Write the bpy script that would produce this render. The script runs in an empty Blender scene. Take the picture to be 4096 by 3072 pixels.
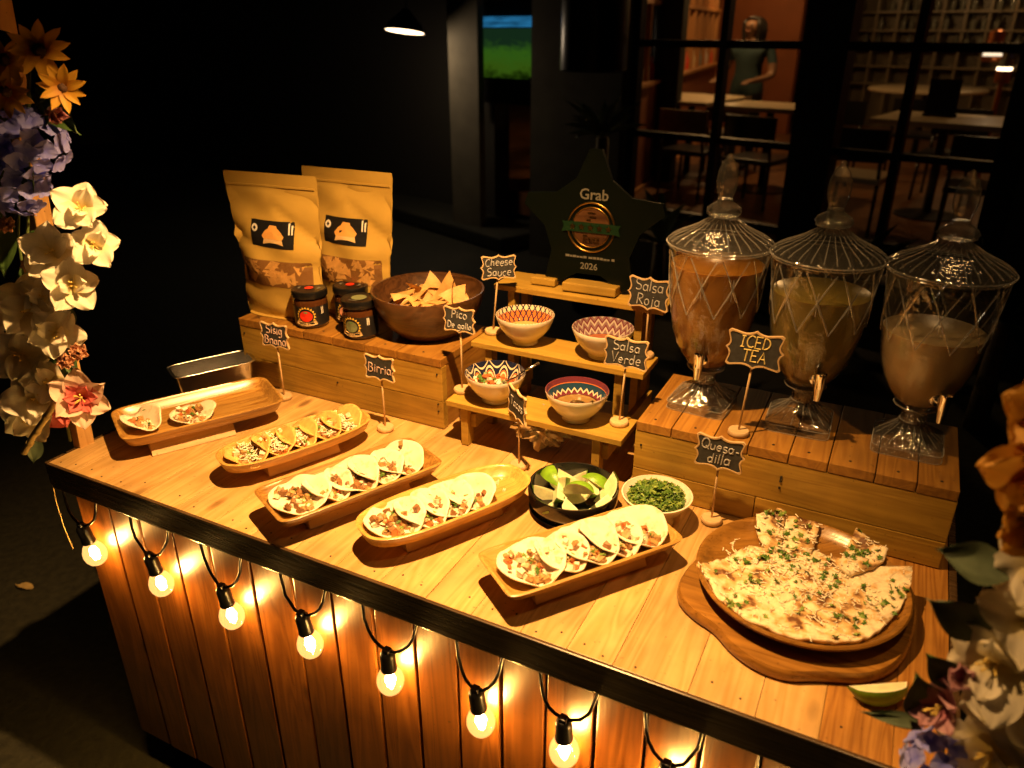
import bpy, bmesh, math, random
from mathutils import Vector, Matrix, Euler
R = math.radians
SC = bpy.context.scene
COL = SC.collection
rnd = random.Random(7)
TZ = 0.85                      # height of the table top

# ------------------------------------------------------------------ camera, sky, lamps, exposure
cam_d = bpy.data.cameras.new('camera')
cam = bpy.data.objects.new('camera', cam_d); COL.objects.link(cam)
cam_d.sensor_width = 36.0
cam_d.lens = 36.0 * 3076.0 / 4096.0
cam_d.clip_end = 300; cam_d.clip_start = 0.02
cam_d.dof.use_dof = True; cam_d.dof.focus_distance = 1.42; cam_d.dof.aperture_fstop = 3.4
# stance and tilt found from the table's two vanishing directions
cam.location = (0, 0, TZ + .78); cam.rotation_euler = (R(65.128), 0, R(26.924))
SC.camera = cam

w = bpy.data.worlds.new('World'); SC.world = w; w.use_nodes = True
nt = w.node_tree
sky = nt.nodes.new('ShaderNodeTexSky'); sky.sky_type = 'NISHITA'; sky.sun_disc = False
sky.sun_elevation = R(-4); sky.sun_rotation = R(200)
nt.links.new(sky.outputs[0], nt.nodes['Background'].inputs[0])
nt.nodes['Background'].inputs[1].default_value = 0.02

SC.view_settings.view_transform = 'Standard'; SC.view_settings.look = 'None'
SC.view_settings.exposure = 0; SC.view_settings.gamma = 1
SC.cycles.use_denoising = True
try: SC.cycles.denoiser = 'OPENIMAGEDENOISE'
except Exception: pass
SC.cycles.max_bounces = 10; SC.cycles.transmission_bounces = 8; SC.cycles.transparent_max_bounces = 16
SC.cycles.caustics_reflective = False; SC.cycles.caustics_refractive = False
SC.cycles.sample_clamp_indirect = 4.0
SC.cycles.blur_glossy = 0.5

WARM = (1.0, 0.525, 0.165)

# ------------------------------------------------------------------ helpers
def tag(o, label=None, cat=None, group=None, kind=None):
    if label: o['label'] = label
    if cat: o['category'] = cat
    if group: o['group'] = group
    if kind: o['kind'] = kind
    return o
def empty(name, loc=(0, 0, 0), rz=0.0, rot=None, parent=None, scale=1.0):
    o = bpy.data.objects.new(name, None); COL.objects.link(o); o.empty_display_size = .02
    o.location = loc; o.rotation_euler = rot if rot else (0, 0, rz); o.scale = (scale,) * 3
    if parent: o.parent = parent
    return o
def mesh(name, verts, faces, smooth=True, fm=None):
    me = bpy.data.meshes.new(name); me.from_pydata([tuple(v) for v in verts], [], faces)
    if smooth: me.polygons.foreach_set('use_smooth', [True] * len(me.polygons))
    if fm: me.polygons.foreach_set('material_index', fm)
    me.update(); return me
def put(name, me, mats, parent=None, loc=(0, 0, 0), rot=(0, 0, 0), scale=None):
    if not isinstance(mats, (list, tuple)): mats = [mats]
    if len(me.materials) == 0:
        for m in mats: me.materials.append(m)
    o = bpy.data.objects.new(name, me); COL.objects.link(o)
    o.location = loc; o.rotation_euler = rot
    if scale: o.scale = scale if isinstance(scale, (tuple, list)) else (scale,) * 3
    if parent: o.parent = parent
    return o
def copy_tree(o, parent=None):
    c = o.copy(); COL.objects.link(c); c.parent = parent
    for ch in list(o.children): copy_tree(ch, c)
    return c
class B:
    """collects simple solids into one mesh"""
    def __init__(s): s.v = []; s.f = []; s.m = []
    def add(s, vs, fs, mi=0):
        n = len(s.v); s.v += [Vector(v) for v in vs]; s.f += [[i + n for i in f] for f in fs]; s.m += [mi] * len(fs); return s
    def box(s, c, d, rot=None, mi=0, ch=0.0):
        hx, hy, hz = d[0] / 2, d[1] / 2, d[2] / 2
        if ch:
            bm = bmesh.new(); bmesh.ops.create_cube(bm, size=1)
            for v in bm.verts: v.co = Vector((v.co.x * d[0], v.co.y * d[1], v.co.z * d[2]))
            bmesh.ops.bevel(bm, geom=list(bm.edges), offset=ch, segments=2, profile=.6, affect='EDGES')
            bm.verts.index_update(); vs = [v.co.copy() for v in bm.verts]; fs = [[v.index for v in f.verts] for f in bm.faces]; bm.free()
        else:
            vs = [Vector((x, y, z)) for x in (-hx, hx) for y in (-hy, hy) for z in (-hz, hz)]
            fs = [[0, 1, 3, 2], [4, 6, 7, 5], [0, 4, 5, 1], [2, 3, 7, 6], [0, 2, 6, 4], [1, 5, 7, 3]]
        if rot: 
            m = Euler(rot).to_matrix(); vs = [m @ v for v in vs]
        return s.add([v + Vector(c) for v in vs], fs, mi)
    def tube(s, pts, r, n=8, mi=0, caps=True):
        pts = [Vector(p) for p in pts]; k = len(pts)
        rs = r if isinstance(r, (list, tuple)) else [r] * k
        t0 = (pts[1] - pts[0]).normalized(); up = Vector((0, 0, 1)) if abs(t0.z) < .9 else Vector((1, 0, 0))
        a = t0.cross(up).normalized(); vs = []; fs = []
        for i, p in enumerate(pts):
            t = (pts[min(i + 1, k - 1)] - pts[max(i - 1, 0)]).normalized()
            a = (a - t * a.dot(t)).normalized(); b = t.cross(a)
            for j in range(n):
                q = 2 * math.pi * j / n; vs.append(p + (a * math.cos(q) + b * math.sin(q)) * rs[i])
        for i in range(k - 1):
            for j in range(n):
                fs.append([i * n + j, i * n + (j + 1) % n, (i + 1) * n + (j + 1) % n, (i + 1) * n + j])
        if caps: fs += [list(range(n))[::-1], [(k - 1) * n + j for j in range(n)]]
        return s.add(vs, fs, mi)
    def lathe(s, prof, n=40, c=(0, 0, 0), mi=0, rf=None, caps=True):
        vs = []; fs = []; k = len(prof)
        for i, (r, z) in enumerate(prof):
            for j in range(n):
                q = 2 * math.pi * j / n; rr = r * (rf(q, i, z) if rf else 1)
                vs.append(Vector((c[0] + rr * math.cos(q), c[1] + rr * math.sin(q), c[2] + z)))
        for i in range(k - 1):
            for j in range(n): fs.append([i * n + j, i * n + (j + 1) % n, (i + 1) * n + (j + 1) % n, (i + 1) * n + j])
        if caps and prof[0][0] > 1e-5: fs.append(list(range(n))[::-1])
        if caps and prof[-1][0] > 1e-5: fs.append([(k - 1) * n + j for j in range(n)])
        return s.add(vs, fs, mi)
    def prism(s, poly, z0, z1, mi=0):
        n = len(poly); vs = [(p[0], p[1], z0) for p in poly] + [(p[0], p[1], z1) for p in poly]
        fs = [list(range(n))[::-1], list(range(n, 2 * n))] + [[i, (i + 1) % n, n + (i + 1) % n, n + i] for i in range(n)]
        return s.add(vs, fs, mi)
    def loops(s, ls, mi=0, cap0=True, cap1=True):
        n = len(ls[0]); vs = [v for l in ls for v in l]; fs = []
        for i in range(len(ls) - 1):
            for j in range(n): fs.append([i * n + j, i * n + (j + 1) % n, (i + 1) * n + (j + 1) % n, (i + 1) * n + j])
        if cap0: fs.append(list(range(n))[::-1])
        if cap1: fs.append([(len(ls) - 1) * n + j for j in range(n)])
        return s.add(vs, fs, mi)
    def xf(s, m):
        s.v = [m @ v for v in s.v]; return s
    def build(s, name, mats, parent=None, smooth=False, **k):
        me = mesh(name, s.v, s.f, False, s.m)
        bm = bmesh.new(); bm.from_mesh(me); bmesh.ops.recalc_face_normals(bm, faces=bm.faces); bm.to_mesh(me); bm.free()
        if smooth is True: me.polygons.foreach_set('use_smooth', [True] * len(me.polygons))
        elif smooth:
            me.polygons.foreach_set('use_smooth', [True] * len(me.polygons)); me.set_sharp_from_angle(angle=R(smooth))
        return put(name, me, mats, parent, **k)

# ------------------------------------------------------------------ materials
def newmat(name):
    m = bpy.data.materials.new(name); m.use_nodes = True
    n = m.node_tree; return m, n, n.nodes['Principled BSDF']
def N(n, t, **k):
    x = n.nodes.new(t)
    for a, b in k.items():
        if a.startswith('i_'): x.inputs[int(a[2:])].default_value = b
        else: setattr(x, a, b)
    return x
def plain(name, c, rough=.5, metal=0, spec=.5, var=0, vscale=60, bump=0, bscale=200, sss=0, coat=0, emit=None, es=0):
    m, n, p = newmat(name)
    p.inputs['Base Color'].default_value = (*c, 1); p.inputs['Roughness'].default_value = rough
    p.inputs['Metallic'].default_value = metal; p.inputs['Specular IOR Level'].default_value = spec
    p.inputs['Coat Weight'].default_value = coat
    if sss:
        p.inputs['Subsurface Weight'].default_value = sss; p.inputs['Subsurface Radius'].default_value = (.01, .006, .003); p.inputs['Subsurface Scale'].default_value = 1
    if emit:
        p.inputs['Emission Color'].default_value = (*emit, 1); p.inputs['Emission Strength'].default_value = es
    tc = N(n, 'ShaderNodeTexCoord')
    if var:
        ns = N(n, 'ShaderNodeTexNoise'); ns.inputs['Scale'].default_value = vscale; ns.inputs['Detail'].default_value = 4
        n.links.new(tc.outputs['Object'], ns.inputs['Vector'])
        mp = N(n, 'ShaderNodeMapRange'); mp.inputs[1].default_value = .3; mp.inputs[2].default_value = .7
        mp.inputs[3].default_value = 1 - var; mp.inputs[4].default_value = 1 + var
        n.links.new(ns.outputs[0], mp.inputs[0])
        h = N(n, 'ShaderNodeHueSaturation'); h.inputs['Color'].default_value = (*c, 1)
        n.links.new(mp.outputs[0], h.inputs['Value']); n.links.new(h.outputs[0], p.inputs['Base Color'])
    if bump:
        nb = N(n, 'ShaderNodeTexNoise'); nb.inputs['Scale'].default_value = bscale; nb.inputs['Detail'].default_value = 3
        n.links.new(tc.outputs['Object'], nb.inputs['Vector'])
        b = N(n, 'ShaderNodeBump'); b.inputs['Strength'].default_value = bump; b.inputs['Distance'].default_value = .002
        n.links.new(nb.outputs[0], b.inputs['Height']); n.links.new(b.outputs[0], p.inputs['Normal'])
    return m
def wood(name, c1, c2, axis=1, rough=.42, scale=1.0, knots=True, contrast=1.0, coat=0.0, vary=.25, ring=9.0):
    """pine / acacia: long streaks along one object axis, growth bands, a few knots, each piece its own tone"""
    m, n, p = newmat(name); L = n.links.new
    tc = N(n, 'ShaderNodeTexCoord'); oi = N(n, 'ShaderNodeObjectInfo')
    mul = N(n, 'ShaderNodeMath', operation='MULTIPLY'); L(oi.outputs['Random'], mul.inputs[0]); mul.inputs[1].default_value = 37.0
    add = N(n, 'ShaderNodeVectorMath', operation='ADD'); L(tc.outputs['Object'], add.inputs[0]); L(mul.outputs[0], add.inputs[1])
    def mapd(sc):
        mp = N(n, 'ShaderNodeMapping'); mp.inputs['Scale'].default_value = sc; L(add.outputs[0], mp.inputs['Vector']); return mp
    lo, hi = 1.6 * scale, ring * scale * 2.2
    s1 = [hi, hi, hi]; s1[axis] = lo
    a = mapd(s1); n1 = N(n, 'ShaderNodeTexNoise'); n1.inputs['Scale'].default_value = 1.0; n1.inputs['Detail'].default_value = 2; n1.inputs['Distortion'].default_value = .9
    L(a.outputs[0], n1.inputs['Vector'])
    rg = N(n, 'ShaderNodeMath', operation='MULTIPLY'); L(n1.outputs[0], rg.inputs[0]); rg.inputs[1].default_value = 7.0
    fr = N(n, 'ShaderNodeMath', operation='PINGPONG'); L(rg.outputs[0], fr.inputs[0]); fr.inputs[1].default_value = .5
    s2 = [260 * scale] * 3; s2[axis] = 7 * scale
    b = mapd(s2); n2 = N(n, 'ShaderNodeTexNoise'); n2.inputs['Scale'].default_value = 1.0; n2.inputs['Detail'].default_value = 3
    L(b.outputs[0], n2.inputs['Vector'])
    mx = N(n, 'ShaderNodeMath', operation='MULTIPLY_ADD'); L(n2.outputs[0], mx.inputs[0]); mx.inputs[1].default_value = .55 * contrast; L(fr.outputs[0], mx.inputs[2])
    rp = N(n, 'ShaderNodeValToRGB'); rp.color_ramp.elements[0].position = .12; rp.color_ramp.elements[0].color = (*c1, 1)
    rp.color_ramp.elements[1].position = .95; rp.color_ramp.elements[1].color = (*c2, 1)
    L(mx.outputs[0], rp.inputs[0]); col = rp.outputs[0]
    if knots:
        s3 = [11 * scale] * 3; s3[axis] = 4.2 * scale
        c = mapd(s3); v = N(n, 'ShaderNodeTexVoronoi'); v.inputs['Scale'].default_value = 1.0; L(c.outputs[0], v.inputs['Vector'])
        kr = N(n, 'ShaderNodeMapRange'); kr.inputs[1].default_value = .05; kr.inputs[2].default_value = .14; kr.inputs[3].default_value = .8; kr.inputs[4].default_value = 0
        L(v.outputs['Distance'], kr.inputs[0])
        km = N(n, 'ShaderNodeMix', data_type='RGBA'); L(kr.outputs[0], km.inputs[0]); L(col, km.inputs[6]); km.inputs[7].default_value = (c1[0] * .28, c1[1] * .22, c1[2] * .2, 1); col = km.outputs[2]
    hs = N(n, 'ShaderNodeHueSaturation'); L(col, hs.inputs['Color'])
    vr = N(n, 'ShaderNodeMapRange'); vr.inputs[3].default_value = 1 - vary; vr.inputs[4].default_value = 1 + vary; L(oi.outputs['Random'], vr.inputs[0]); L(vr.outputs[0], hs.inputs['Value'])
    # handling marks: broad soft blotches and a scatter of small dark specks
    bl = N(n, 'ShaderNodeTexNoise'); bl.inputs['Scale'].default_value = 9 * scale; bl.inputs['Detail'].default_value = 5; L(add.outputs[0], bl.inputs['Vector'])
    bm_ = N(n, 'ShaderNodeMapRange'); bm_.inputs[1].default_value = .32; bm_.inputs[2].default_value = .68; bm_.inputs[3].default_value = .74; bm_.inputs[4].default_value = 1.12; L(bl.outputs[0], bm_.inputs[0])
    sk_ = N(n, 'ShaderNodeTexNoise'); sk_.inputs['Scale'].default_value = 150; sk_.inputs['Detail'].default_value = 1; L(add.outputs[0], sk_.inputs['Vector'])
    sm_ = N(n, 'ShaderNodeMapRange'); sm_.inputs[1].default_value = .72; sm_.inputs[2].default_value = .80; sm_.inputs[3].default_value = 1.0; sm_.inputs[4].default_value = .45; L(sk_.outputs[0], sm_.inputs[0])
    mm_ = N(n, 'ShaderNodeMath', operation='MULTIPLY'); L(bm_.outputs[0], mm_.inputs[0]); L(sm_.outputs[0], mm_.inputs[1])
    h2 = N(n, 'ShaderNodeHueSaturation'); L(hs.outputs[0], h2.inputs['Color']); L(mm_.outputs[0], h2.inputs['Value'])
    L(h2.outputs[0], p.inputs['Base Color'])
    rr = N(n, 'ShaderNodeMapRange'); rr.inputs[3].default_value = rough - .1; rr.inputs[4].default_value = rough + .15; L(n2.outputs[0], rr.inputs[0]); L(rr.outputs[0], p.inputs['Roughness'])
    bp = N(n, 'ShaderNodeBump'); bp.inputs['Strength'].default_value = .25; bp.inputs['Distance'].default_value = .001; L(mx.outputs[0], bp.inputs['Height']); L(bp.outputs[0], p.inputs['Normal'])
    p.inputs['Coat Weight'].default_value = coat; p.inputs['Coat Roughness'].default_value = .25
    return m
def clear(name, tint=(.97, .97, .97), ior=1.5, rough=.03, bump=0, bscale=60, base=.0, haze=0.0):
    """clear sheet: lets light straight through, with a fresnel sheen"""
    m, n, p = newmat(name); L = n.links.new; n.nodes.remove(p)
    t = N(n, 'ShaderNodeBsdfTransparent'); t.inputs[0].default_value = (*tint, 1)
    g = N(n, 'ShaderNodeBsdfGlossy'); g.inputs['Roughness'].default_value = rough
    f = N(n, 'ShaderNodeLayerWeight'); f.inputs[0].default_value = .5
    pw = N(n, 'ShaderNodeMath', operation='POWER'); L(f.outputs['Facing'], pw.inputs[0]); pw.inputs[1].default_value = 4.0
    fb = N(n, 'ShaderNodeMath', operation='ADD'); L(pw.outputs[0], fb.inputs[0]); fb.inputs[1].default_value = .04 + base; fb.use_clamp = True
    x = N(n, 'ShaderNodeMixShader'); L(fb.outputs[0], x.inputs[0]); L(t.outputs[0], x.inputs[1]); L(g.outputs[0], x.inputs[2])
    last = x.outputs[0]
    if haze:                                                     # pale diffuse painted in for light scattered by glass, more towards the edges
        df = N(n, 'ShaderNodeBsdfDiffuse'); df.inputs[0].default_value = (.8, .8, .8, 1)
        hz = N(n, 'ShaderNodeMath', operation='MULTIPLY_ADD'); L(pw.outputs[0], hz.inputs[0]); hz.inputs[1].default_value = haze * 5; hz.inputs[2].default_value = haze
        x2 = N(n, 'ShaderNodeMixShader'); L(hz.outputs[0], x2.inputs[0]); L(last, x2.inputs[1]); L(df.outputs[0], x2.inputs[2]); last = x2.outputs[0]
    L(last, n.nodes['Material Output'].inputs[0])
    if bump:
        tc = N(n, 'ShaderNodeTexCoord'); ns = N(n, 'ShaderNodeTexNoise'); ns.inputs['Scale'].default_value = bscale; L(tc.outputs['Object'], ns.inputs['Vector'])
        b = N(n, 'ShaderNodeBump'); b.inputs['Strength'].default_value = bump; b.inputs['Distance'].default_value = .004; L(ns.outputs[0], b.inputs['Height'])
        L(b.outputs[0], g.inputs['Normal']); L(b.outputs[0], f.inputs['Normal'])
    return m
def emitter(name, c, s):
    m, n, p = newmat(name); n.nodes.remove(p)
    e = N(n, 'ShaderNodeEmission'); e.inputs[0].default_value = (*c, 1); e.inputs[1].default_value = s
    n.links.new(e.outputs[0], n.nodes['Material Output'].inputs[0]); return m

MT = {}
MT['table'] = wood('table_pine', (.44, .262, .08), (.63, .41, .18), axis=1, rough=.38, coat=.1, vary=.12, contrast=.8)
MT['tablered'] = wood('table_red_pine', (.20, .075, .012), (.42, .20, .04), axis=1, rough=.4, coat=.1, vary=.15, contrast=1.3, ring=16)
MT['edge'] = wood('dark_edge_wood', (.05, .028, .012), (.10, .06, .03), axis=0, rough=.25, coat=.5, vary=.1, knots=False)
MT['front'] = wood('front_pine', (.085, .025, .004), (.19, .068, .011), axis=2, rough=.33, coat=.25, vary=.3)
MT['crate'] = wood('crate_pine', (.29, .165, .022), (.47, .295, .048), axis=0, rough=.5, vary=.22)
MT['cratetop'] = wood('crate_top_pine', (.20, .085, .012), (.34, .17, .028), axis=1, rough=.5, vary=.3)
MT['riser'] = wood('riser_pine', (.32, .195, .028), (.43, .275, .048), axis=0, rough=.5, knots=False, vary=.1)
MT['tray'] = wood('tray_acacia', (.40, .215, .045), (.64, .395, .11), axis=0, rough=.33, coat=.35, knots=False, vary=.25, scale=1.3, ring=14)
MT['traydark'] = wood('tray_dark_acacia', (.25, .11, .02), (.58, .34, .085), axis=0, rough=.3, coat=.4, knots=False, vary=.2, scale=1.1, ring=16)
MT['plate'] = wood('plate_acacia', (.17, .075, .013), (.36, .175, .032), axis=0, rough=.28, coat=.4, knots=False, vary=.1, scale=1.0, ring=10)
MT['bowlwood'] = wood('bowl_walnut', (.035, .014, .006), (.11, .048, .018), axis=0, rough=.35, coat=.3, knots=False, vary=.1, scale=1.0, ring=10)
MT['pale'] = wood('pale_birch', (.55, .37, .19), (.68, .49, .28), axis=0, rough=.6, knots=False, vary=.1)
MT['post'] = wood('post_pine', (.46, .25, .08), (.62, .37, .14), axis=2, rough=.55, vary=.1, knots=False)
MT['kraft'] = plain('kraft_paper', (.48, .32, .075), .45, var=.06, vscale=20, bump=.15, bscale=90)
MT['black'] = plain('black_print', (.012, .012, .014), .35)
MT['chalkboard'] = plain('chalkboard', (.03, .032, .036), .8, var=.3, vscale=120)
MT['chalk'] = plain('chalk_line', (.40, .40, .43), .9, var=.35, vscale=500)
MT['pinkchalk'] = plain('pink_chalk_line', (.58, .42, .40), .9, var=.3, vscale=500)
MT['yellowchalk'] = plain('yellow_chalk_line', (.75, .62, .25), .9, var=.3, vscale=500)
MT['white_print'] = plain('white_print', (.75, .73, .7), .5)
MT['cream_print'] = plain('cream_print', (.72, .5, .25), .5)
MT['orange_print'] = plain('orange_print', (.70, .36, .10), .5)
MT['yellow_print'] = plain('yellow_print', (.75, .5, .08), .5)
MT['red_print'] = plain('red_print', (.65, .03, .012), .4)
MT['green_print'] = plain('green_print', (.12, .22, .09), .5)
MT['tortilla'] = plain('flour_tortilla', (.82, .72, .58), .6, var=.05, vscale=70, bump=.15, bscale=160, sss=.1)
def toast(m, c2, lo=.60, hi=.74, amt=.55, sc=55):
    """browned patches from the griddle"""
    n = m.node_tree; p = n.nodes['Principled BSDF']; L = n.links.new; src = p.inputs['Base Color'].links[0].from_socket
    tc = N(n, 'ShaderNodeTexCoord'); oi = N(n, 'ShaderNodeObjectInfo'); ad = N(n, 'ShaderNodeVectorMath', operation='ADD'); L(tc.outputs['Object'], ad.inputs[0]); L(oi.outputs['Location'], ad.inputs[1])
    ns = N(n, 'ShaderNodeTexNoise'); ns.inputs['Scale'].default_value = sc; ns.inputs['Detail'].default_value = 4; L(ad.outputs[0], ns.inputs['Vector'])
    r = N(n, 'ShaderNodeMapRange'); r.inputs[1].default_value = lo; r.inputs[2].default_value = hi; r.inputs[3].default_value = 0; r.inputs[4].default_value = amt; L(ns.outputs[0], r.inputs[0])
    x = N(n, 'ShaderNodeMix', data_type='RGBA'); L(r.outputs[0], x.inputs[0]); L(src, x.inputs[6]); x.inputs[7].default_value = (*c2, 1); L(x.outputs[2], p.inputs['Base Color'])
toast(MT['tortilla'], (.50, .27, .10), .56, .70, .6)
MT['corn'] = plain('corn_shell', (.70, .42, .13), .55, var=.15, vscale=90, bump=.25, bscale=220)
MT['meat'] = plain('browned_meat', (.24, .115, .04), .4, var=.35, vscale=200)
MT['meat2'] = plain('golden_meat', (.43, .25, .095), .4, var=.3, vscale=200)
MT['onion'] = plain('white_onion', (.78, .70, .55), .35)
MT['tomato'] = plain('tomato_dice', (.50, .14, .04), .3)
MT['cilantro'] = plain('cilantro_leaf', (.07, .16, .018), .5, var=.4, vscale=300)
MT['cilantro2'] = plain('pale_cilantro_leaf', (.19, .29, .05), .5, var=.3, vscale=300)
MT['cheese'] = plain('grated_white_cheese', (.86, .80, .66), .5)
MT['limepeel'] = plain('lime_peel', (.16, .34, .02), .35, var=.25, vscale=60, bump=.2, bscale=400)
MT['limeflesh'] = plain('lime_flesh', (.74, .75, .48), .3, var=.12, vscale=90, sss=.2)
MT['limepith'] = plain('lime_pith', (.82, .82, .62), .45)
MT['ceramic'] = plain('cream_ceramic', (.78, .72, .62), .18, coat=.4)
MT['black_ceramic'] = plain('black_ceramic', (.008, .008, .009), .16, coat=.4)
MT['blackplastic'] = plain('black_plastic', (.006, .006, .007), .3)
MT['chrome'] = plain('chrome', (.85, .85, .86), .07, metal=1)
MT['steel'] = plain('dull_steel', (.55, .55, .56), .28, metal=1)
MT['gold'] = plain('gold_foil', (.38, .23, .06), .28, metal=1)
MT['green'] = plain('dark_green_acrylic', (.0008, .0028, .0014), .4, spec=.25)
MT['ribbon'] = plain('green_ribbon', (.003, .022, .007), .4)
MT['greyprint'] = plain('silver_print', (.13, .13, .12), .5)
MT['chip'] = plain('tortilla_chip', (.58, .34, .12), .55, var=.2, vscale=80, bump=.3, bscale=200)
MT['foil'] = plain('crumpled_film', (.7, .7, .72), .15, metal=.7, bump=.6, bscale=90)
# ------------------------------------------------------------------ the ground
def groundmat():
    m, n, p = newmat('night_paving'); L = n.links.new
    tc = N(n, 'ShaderNodeTexCoord'); a = N(n, 'ShaderNodeTexNoise'); a.inputs['Scale'].default_value = .7; a.inputs['Detail'].default_value = 6; L(tc.outputs['Object'], a.inputs['Vector'])
    b = N(n, 'ShaderNodeTexNoise'); b.inputs['Scale'].default_value = 40; b.inputs['Detail'].default_value = 5; L(tc.outputs['Object'], b.inputs['Vector'])
    mx = N(n, 'ShaderNodeMath', operation='MULTIPLY'); L(a.outputs[0], mx.inputs[0]); L(b.outputs[0], mx.inputs[1])
    r = N(n, 'ShaderNodeValToRGB'); r.color_ramp.elements[0].position = .12; r.color_ramp.elements[0].color = (.010, .010, .006, 1); r.color_ramp.elements[1].position = .42; r.color_ramp.elements[1].color = (.032, .031, .018, 1)
    L(mx.outputs[0], r.inputs[0]); L(r.outputs[0], p.inputs['Base Color']); p.inputs['Roughness'].default_value = .8
    bp = N(n, 'ShaderNodeBump'); bp.inputs['Strength'].default_value = .5; bp.inputs['Distance'].default_value = .01; L(b.outputs[0], bp.inputs['Height']); L(bp.outputs[0], p.inputs['Normal'])
    return m
MT['ground'] = groundmat()
g = put('ground', mesh('ground', [(-60, -40, 0), (60, -40, 0), (60, 80, 0), (-60, 80, 0)], [[0, 1, 2, 3]], False), MT['ground']); tag(g, kind='structure')

# ------------------------------------------------------------------ the wooden serving cart
cart = empty('serving_cart', (-.62, 1.1, 0))
tag(cart, 'long pine serving cart with dark front edge and vertical board front', 'serving cart')
OFF = Vector((-.62, 1.1, 0))
def cpart(b, name, mat, smooth=False, parent=None):
    b.v = [v - OFF for v in b.v]; 
    return b.build(name, mat, parent or cart, smooth=smooth)
def origin_center(o):
    vs = [v.co for v in o.data.vertices]; c = sum(vs, Vector()) / len(vs)
    o.data.transform(Matrix.Translation(-c)); o.location = Vector(o.location) + c
xs = [-1.412, -1.337, -1.249, -1.155, -1.06, -.965, -.88, -.79, -.70, -.615, -.531, -.452, -.372, -.300, -.233, -.130, -.045, .030, .111, .172]
for i in range(len(xs) - 1):                                        # table boards, joints open by a hair
    a, c = xs[i] + .0003, xs[i + 1] - .0003; dz = rnd.uniform(-.0004, .0002); ye = rnd.uniform(-.0015, .0015)
    o = cpart(B().box(((a + c) / 2, (.7575 + 1.52) / 2, TZ - .0125 + dz), (c - a, .7625, .025), ch=.0007), 'tabletop_plank', MT['table'] if xs[i] < .025 else MT['tablered']); origin_center(o)
    for q in (.28, .74):
        if rnd.random() < .75: B().lathe([(0, .0004), (.0016, .0004), (.0021, -.0008), (0, -.0008)], 8).build('nail', MT['black'], o, loc=((q - .5) * (c - a), -.366 + rnd.uniform(-.006, .02), .0126))
o = cpart(B().box((-.62, .768, TZ - .0425), (1.58, .020, .0335), ch=.002), 'edge_trim', MT['edge']); origin_center(o)
o = cpart(B().box((-.62, .7546, TZ - .0285), (1.586, .0052, .056), ch=.0015), 'edge_trim', MT['edge']); origin_center(o)
o = cpart(B().box((-1.419, 1.13, TZ - .029), (.012, .75, .054), ch=.003), 'edge_trim', MT['edge']); origin_center(o)
o = cpart(B().box((.179, 1.13, TZ - .029), (.012, .75, .054), ch=.003), 'edge_trim', MT['edge']); origin_center(o)
fx = [-1.398, -1.295, -1.21, -1.119, -1.024, -.926, -.828, -.741, -.655, -.574, -.494, -.416, -.341, -.261, -.185, -.107, -.03, .05, .155]
for i in range(len(fx) - 1):                                        # upright boards of the front
    a, c = fx[i] + .003, fx[i + 1] - .003
    o = cpart(B().box(((a + c) / 2, .79 + rnd.uniform(-.0015, .0015), (TZ - .058 + .10) / 2), (c - a, .018, TZ - .058 - .10), ch=.002), 'front_plank', MT['front']); origin_center(o)
o = cpart(B().box((-.62, .806, .44), (1.55, .012, .64)), 'front_backing', MT['edge']); origin_center(o)
for sx in (-1.392, .15):                                            # side boards
    for k in range(8):
        y = .845 + k * .088
        o = cpart(B().box((sx, y, (TZ - .06 + .10) / 2), (.018, .083, TZ - .06 - .10), ch=.002), 'side_plank', MT['front']); origin_center(o)
for sx, sy in ((-1.33, .86), (.09, .86), (-1.33, 1.44), (.09, 1.44)):
    o = cpart(B().lathe([(.0, -.02), (.05, -.02), (.055, -.01), (.055, .01), (.05, .02), (0, .02)], 20).xf(Matrix.Translation((sx, sy, .055)) @ Matrix.Rotation(R(90), 4, 'X')), 'wheel', MT['blackplastic'], smooth=40); origin_center(o)
# leaning post with the flowers, its partner and the beam that carries the lamps
def beam(a, b, wx, wy):
    a, b = Vector(a), Vector(b); d = b - a; m = Matrix.Translation((a + b) / 2) @ d.to_track_quat('Z', 'Y').to_matrix().to_4x4()
    return B().box((0, 0, 0), (wx, wy, d.length), ch=.002).xf(m)
o = cpart(beam((-1.448, .838, TZ - .3), (-1.282, .838, TZ + 1.30), .032, .022), 'post', MT['post']); origin_center(o)
o = cpart(beam((.20, .838, TZ - .3), (.24, .838, TZ + 1.30), .048, .03), 'post', MT['post']); origin_center(o)
o = cpart(beam((-1.33, .84, TZ + 1.32), (.32, .84, TZ + 1.32), .045, .045), 'top_beam', MT['post']); origin_center(o)
# lamps that hang from the beam just above the picture
def table_lamp(loc, power, rad, label, cone=132, blend=1.0):
    t = empty('pendant_lamp', loc); tag(t, label, 'lamp', 'lamps hanging over the table')
    B().lathe([(.02, .11), (.028, .10), (.045, .085), (.088, .045), (.110, .0), (.1065, .0), (.0845, .044), (.043, .08), (.02, .092)], 36, caps=False).build('lamp_shade', MT['blackplastic'], t, smooth=50)
    B().tube([(0, 0, .10), (0, 0, .22)], .004, 8).build('cord', MT['blackplastic'], t)
    B().lathe([(0, .090), (.010, .092), (.012, .096), (.008, .100), (0, .101)], 20).build('bulb', MT['lampglow'], t, smooth=True)
    ld = bpy.data.lights.new('table_lamp_light', 'SPOT'); ld.energy = power; ld.color = WARM; ld.spot_size = R(cone); ld.spot_blend = blend; ld.shadow_soft_size = rad
    lo = bpy.data.objects.new('table_lamp_light', ld); COL.objects.link(lo); lo.location = (0, 0, .083); lo.parent = t; lo.rotation_euler = (R(-12) if power > 50 else R(-4), R(18) if power > 50 else 0, 0)   # beam aimed off-axis so the right and back fall dim; shades hang straight
    return t
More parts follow.
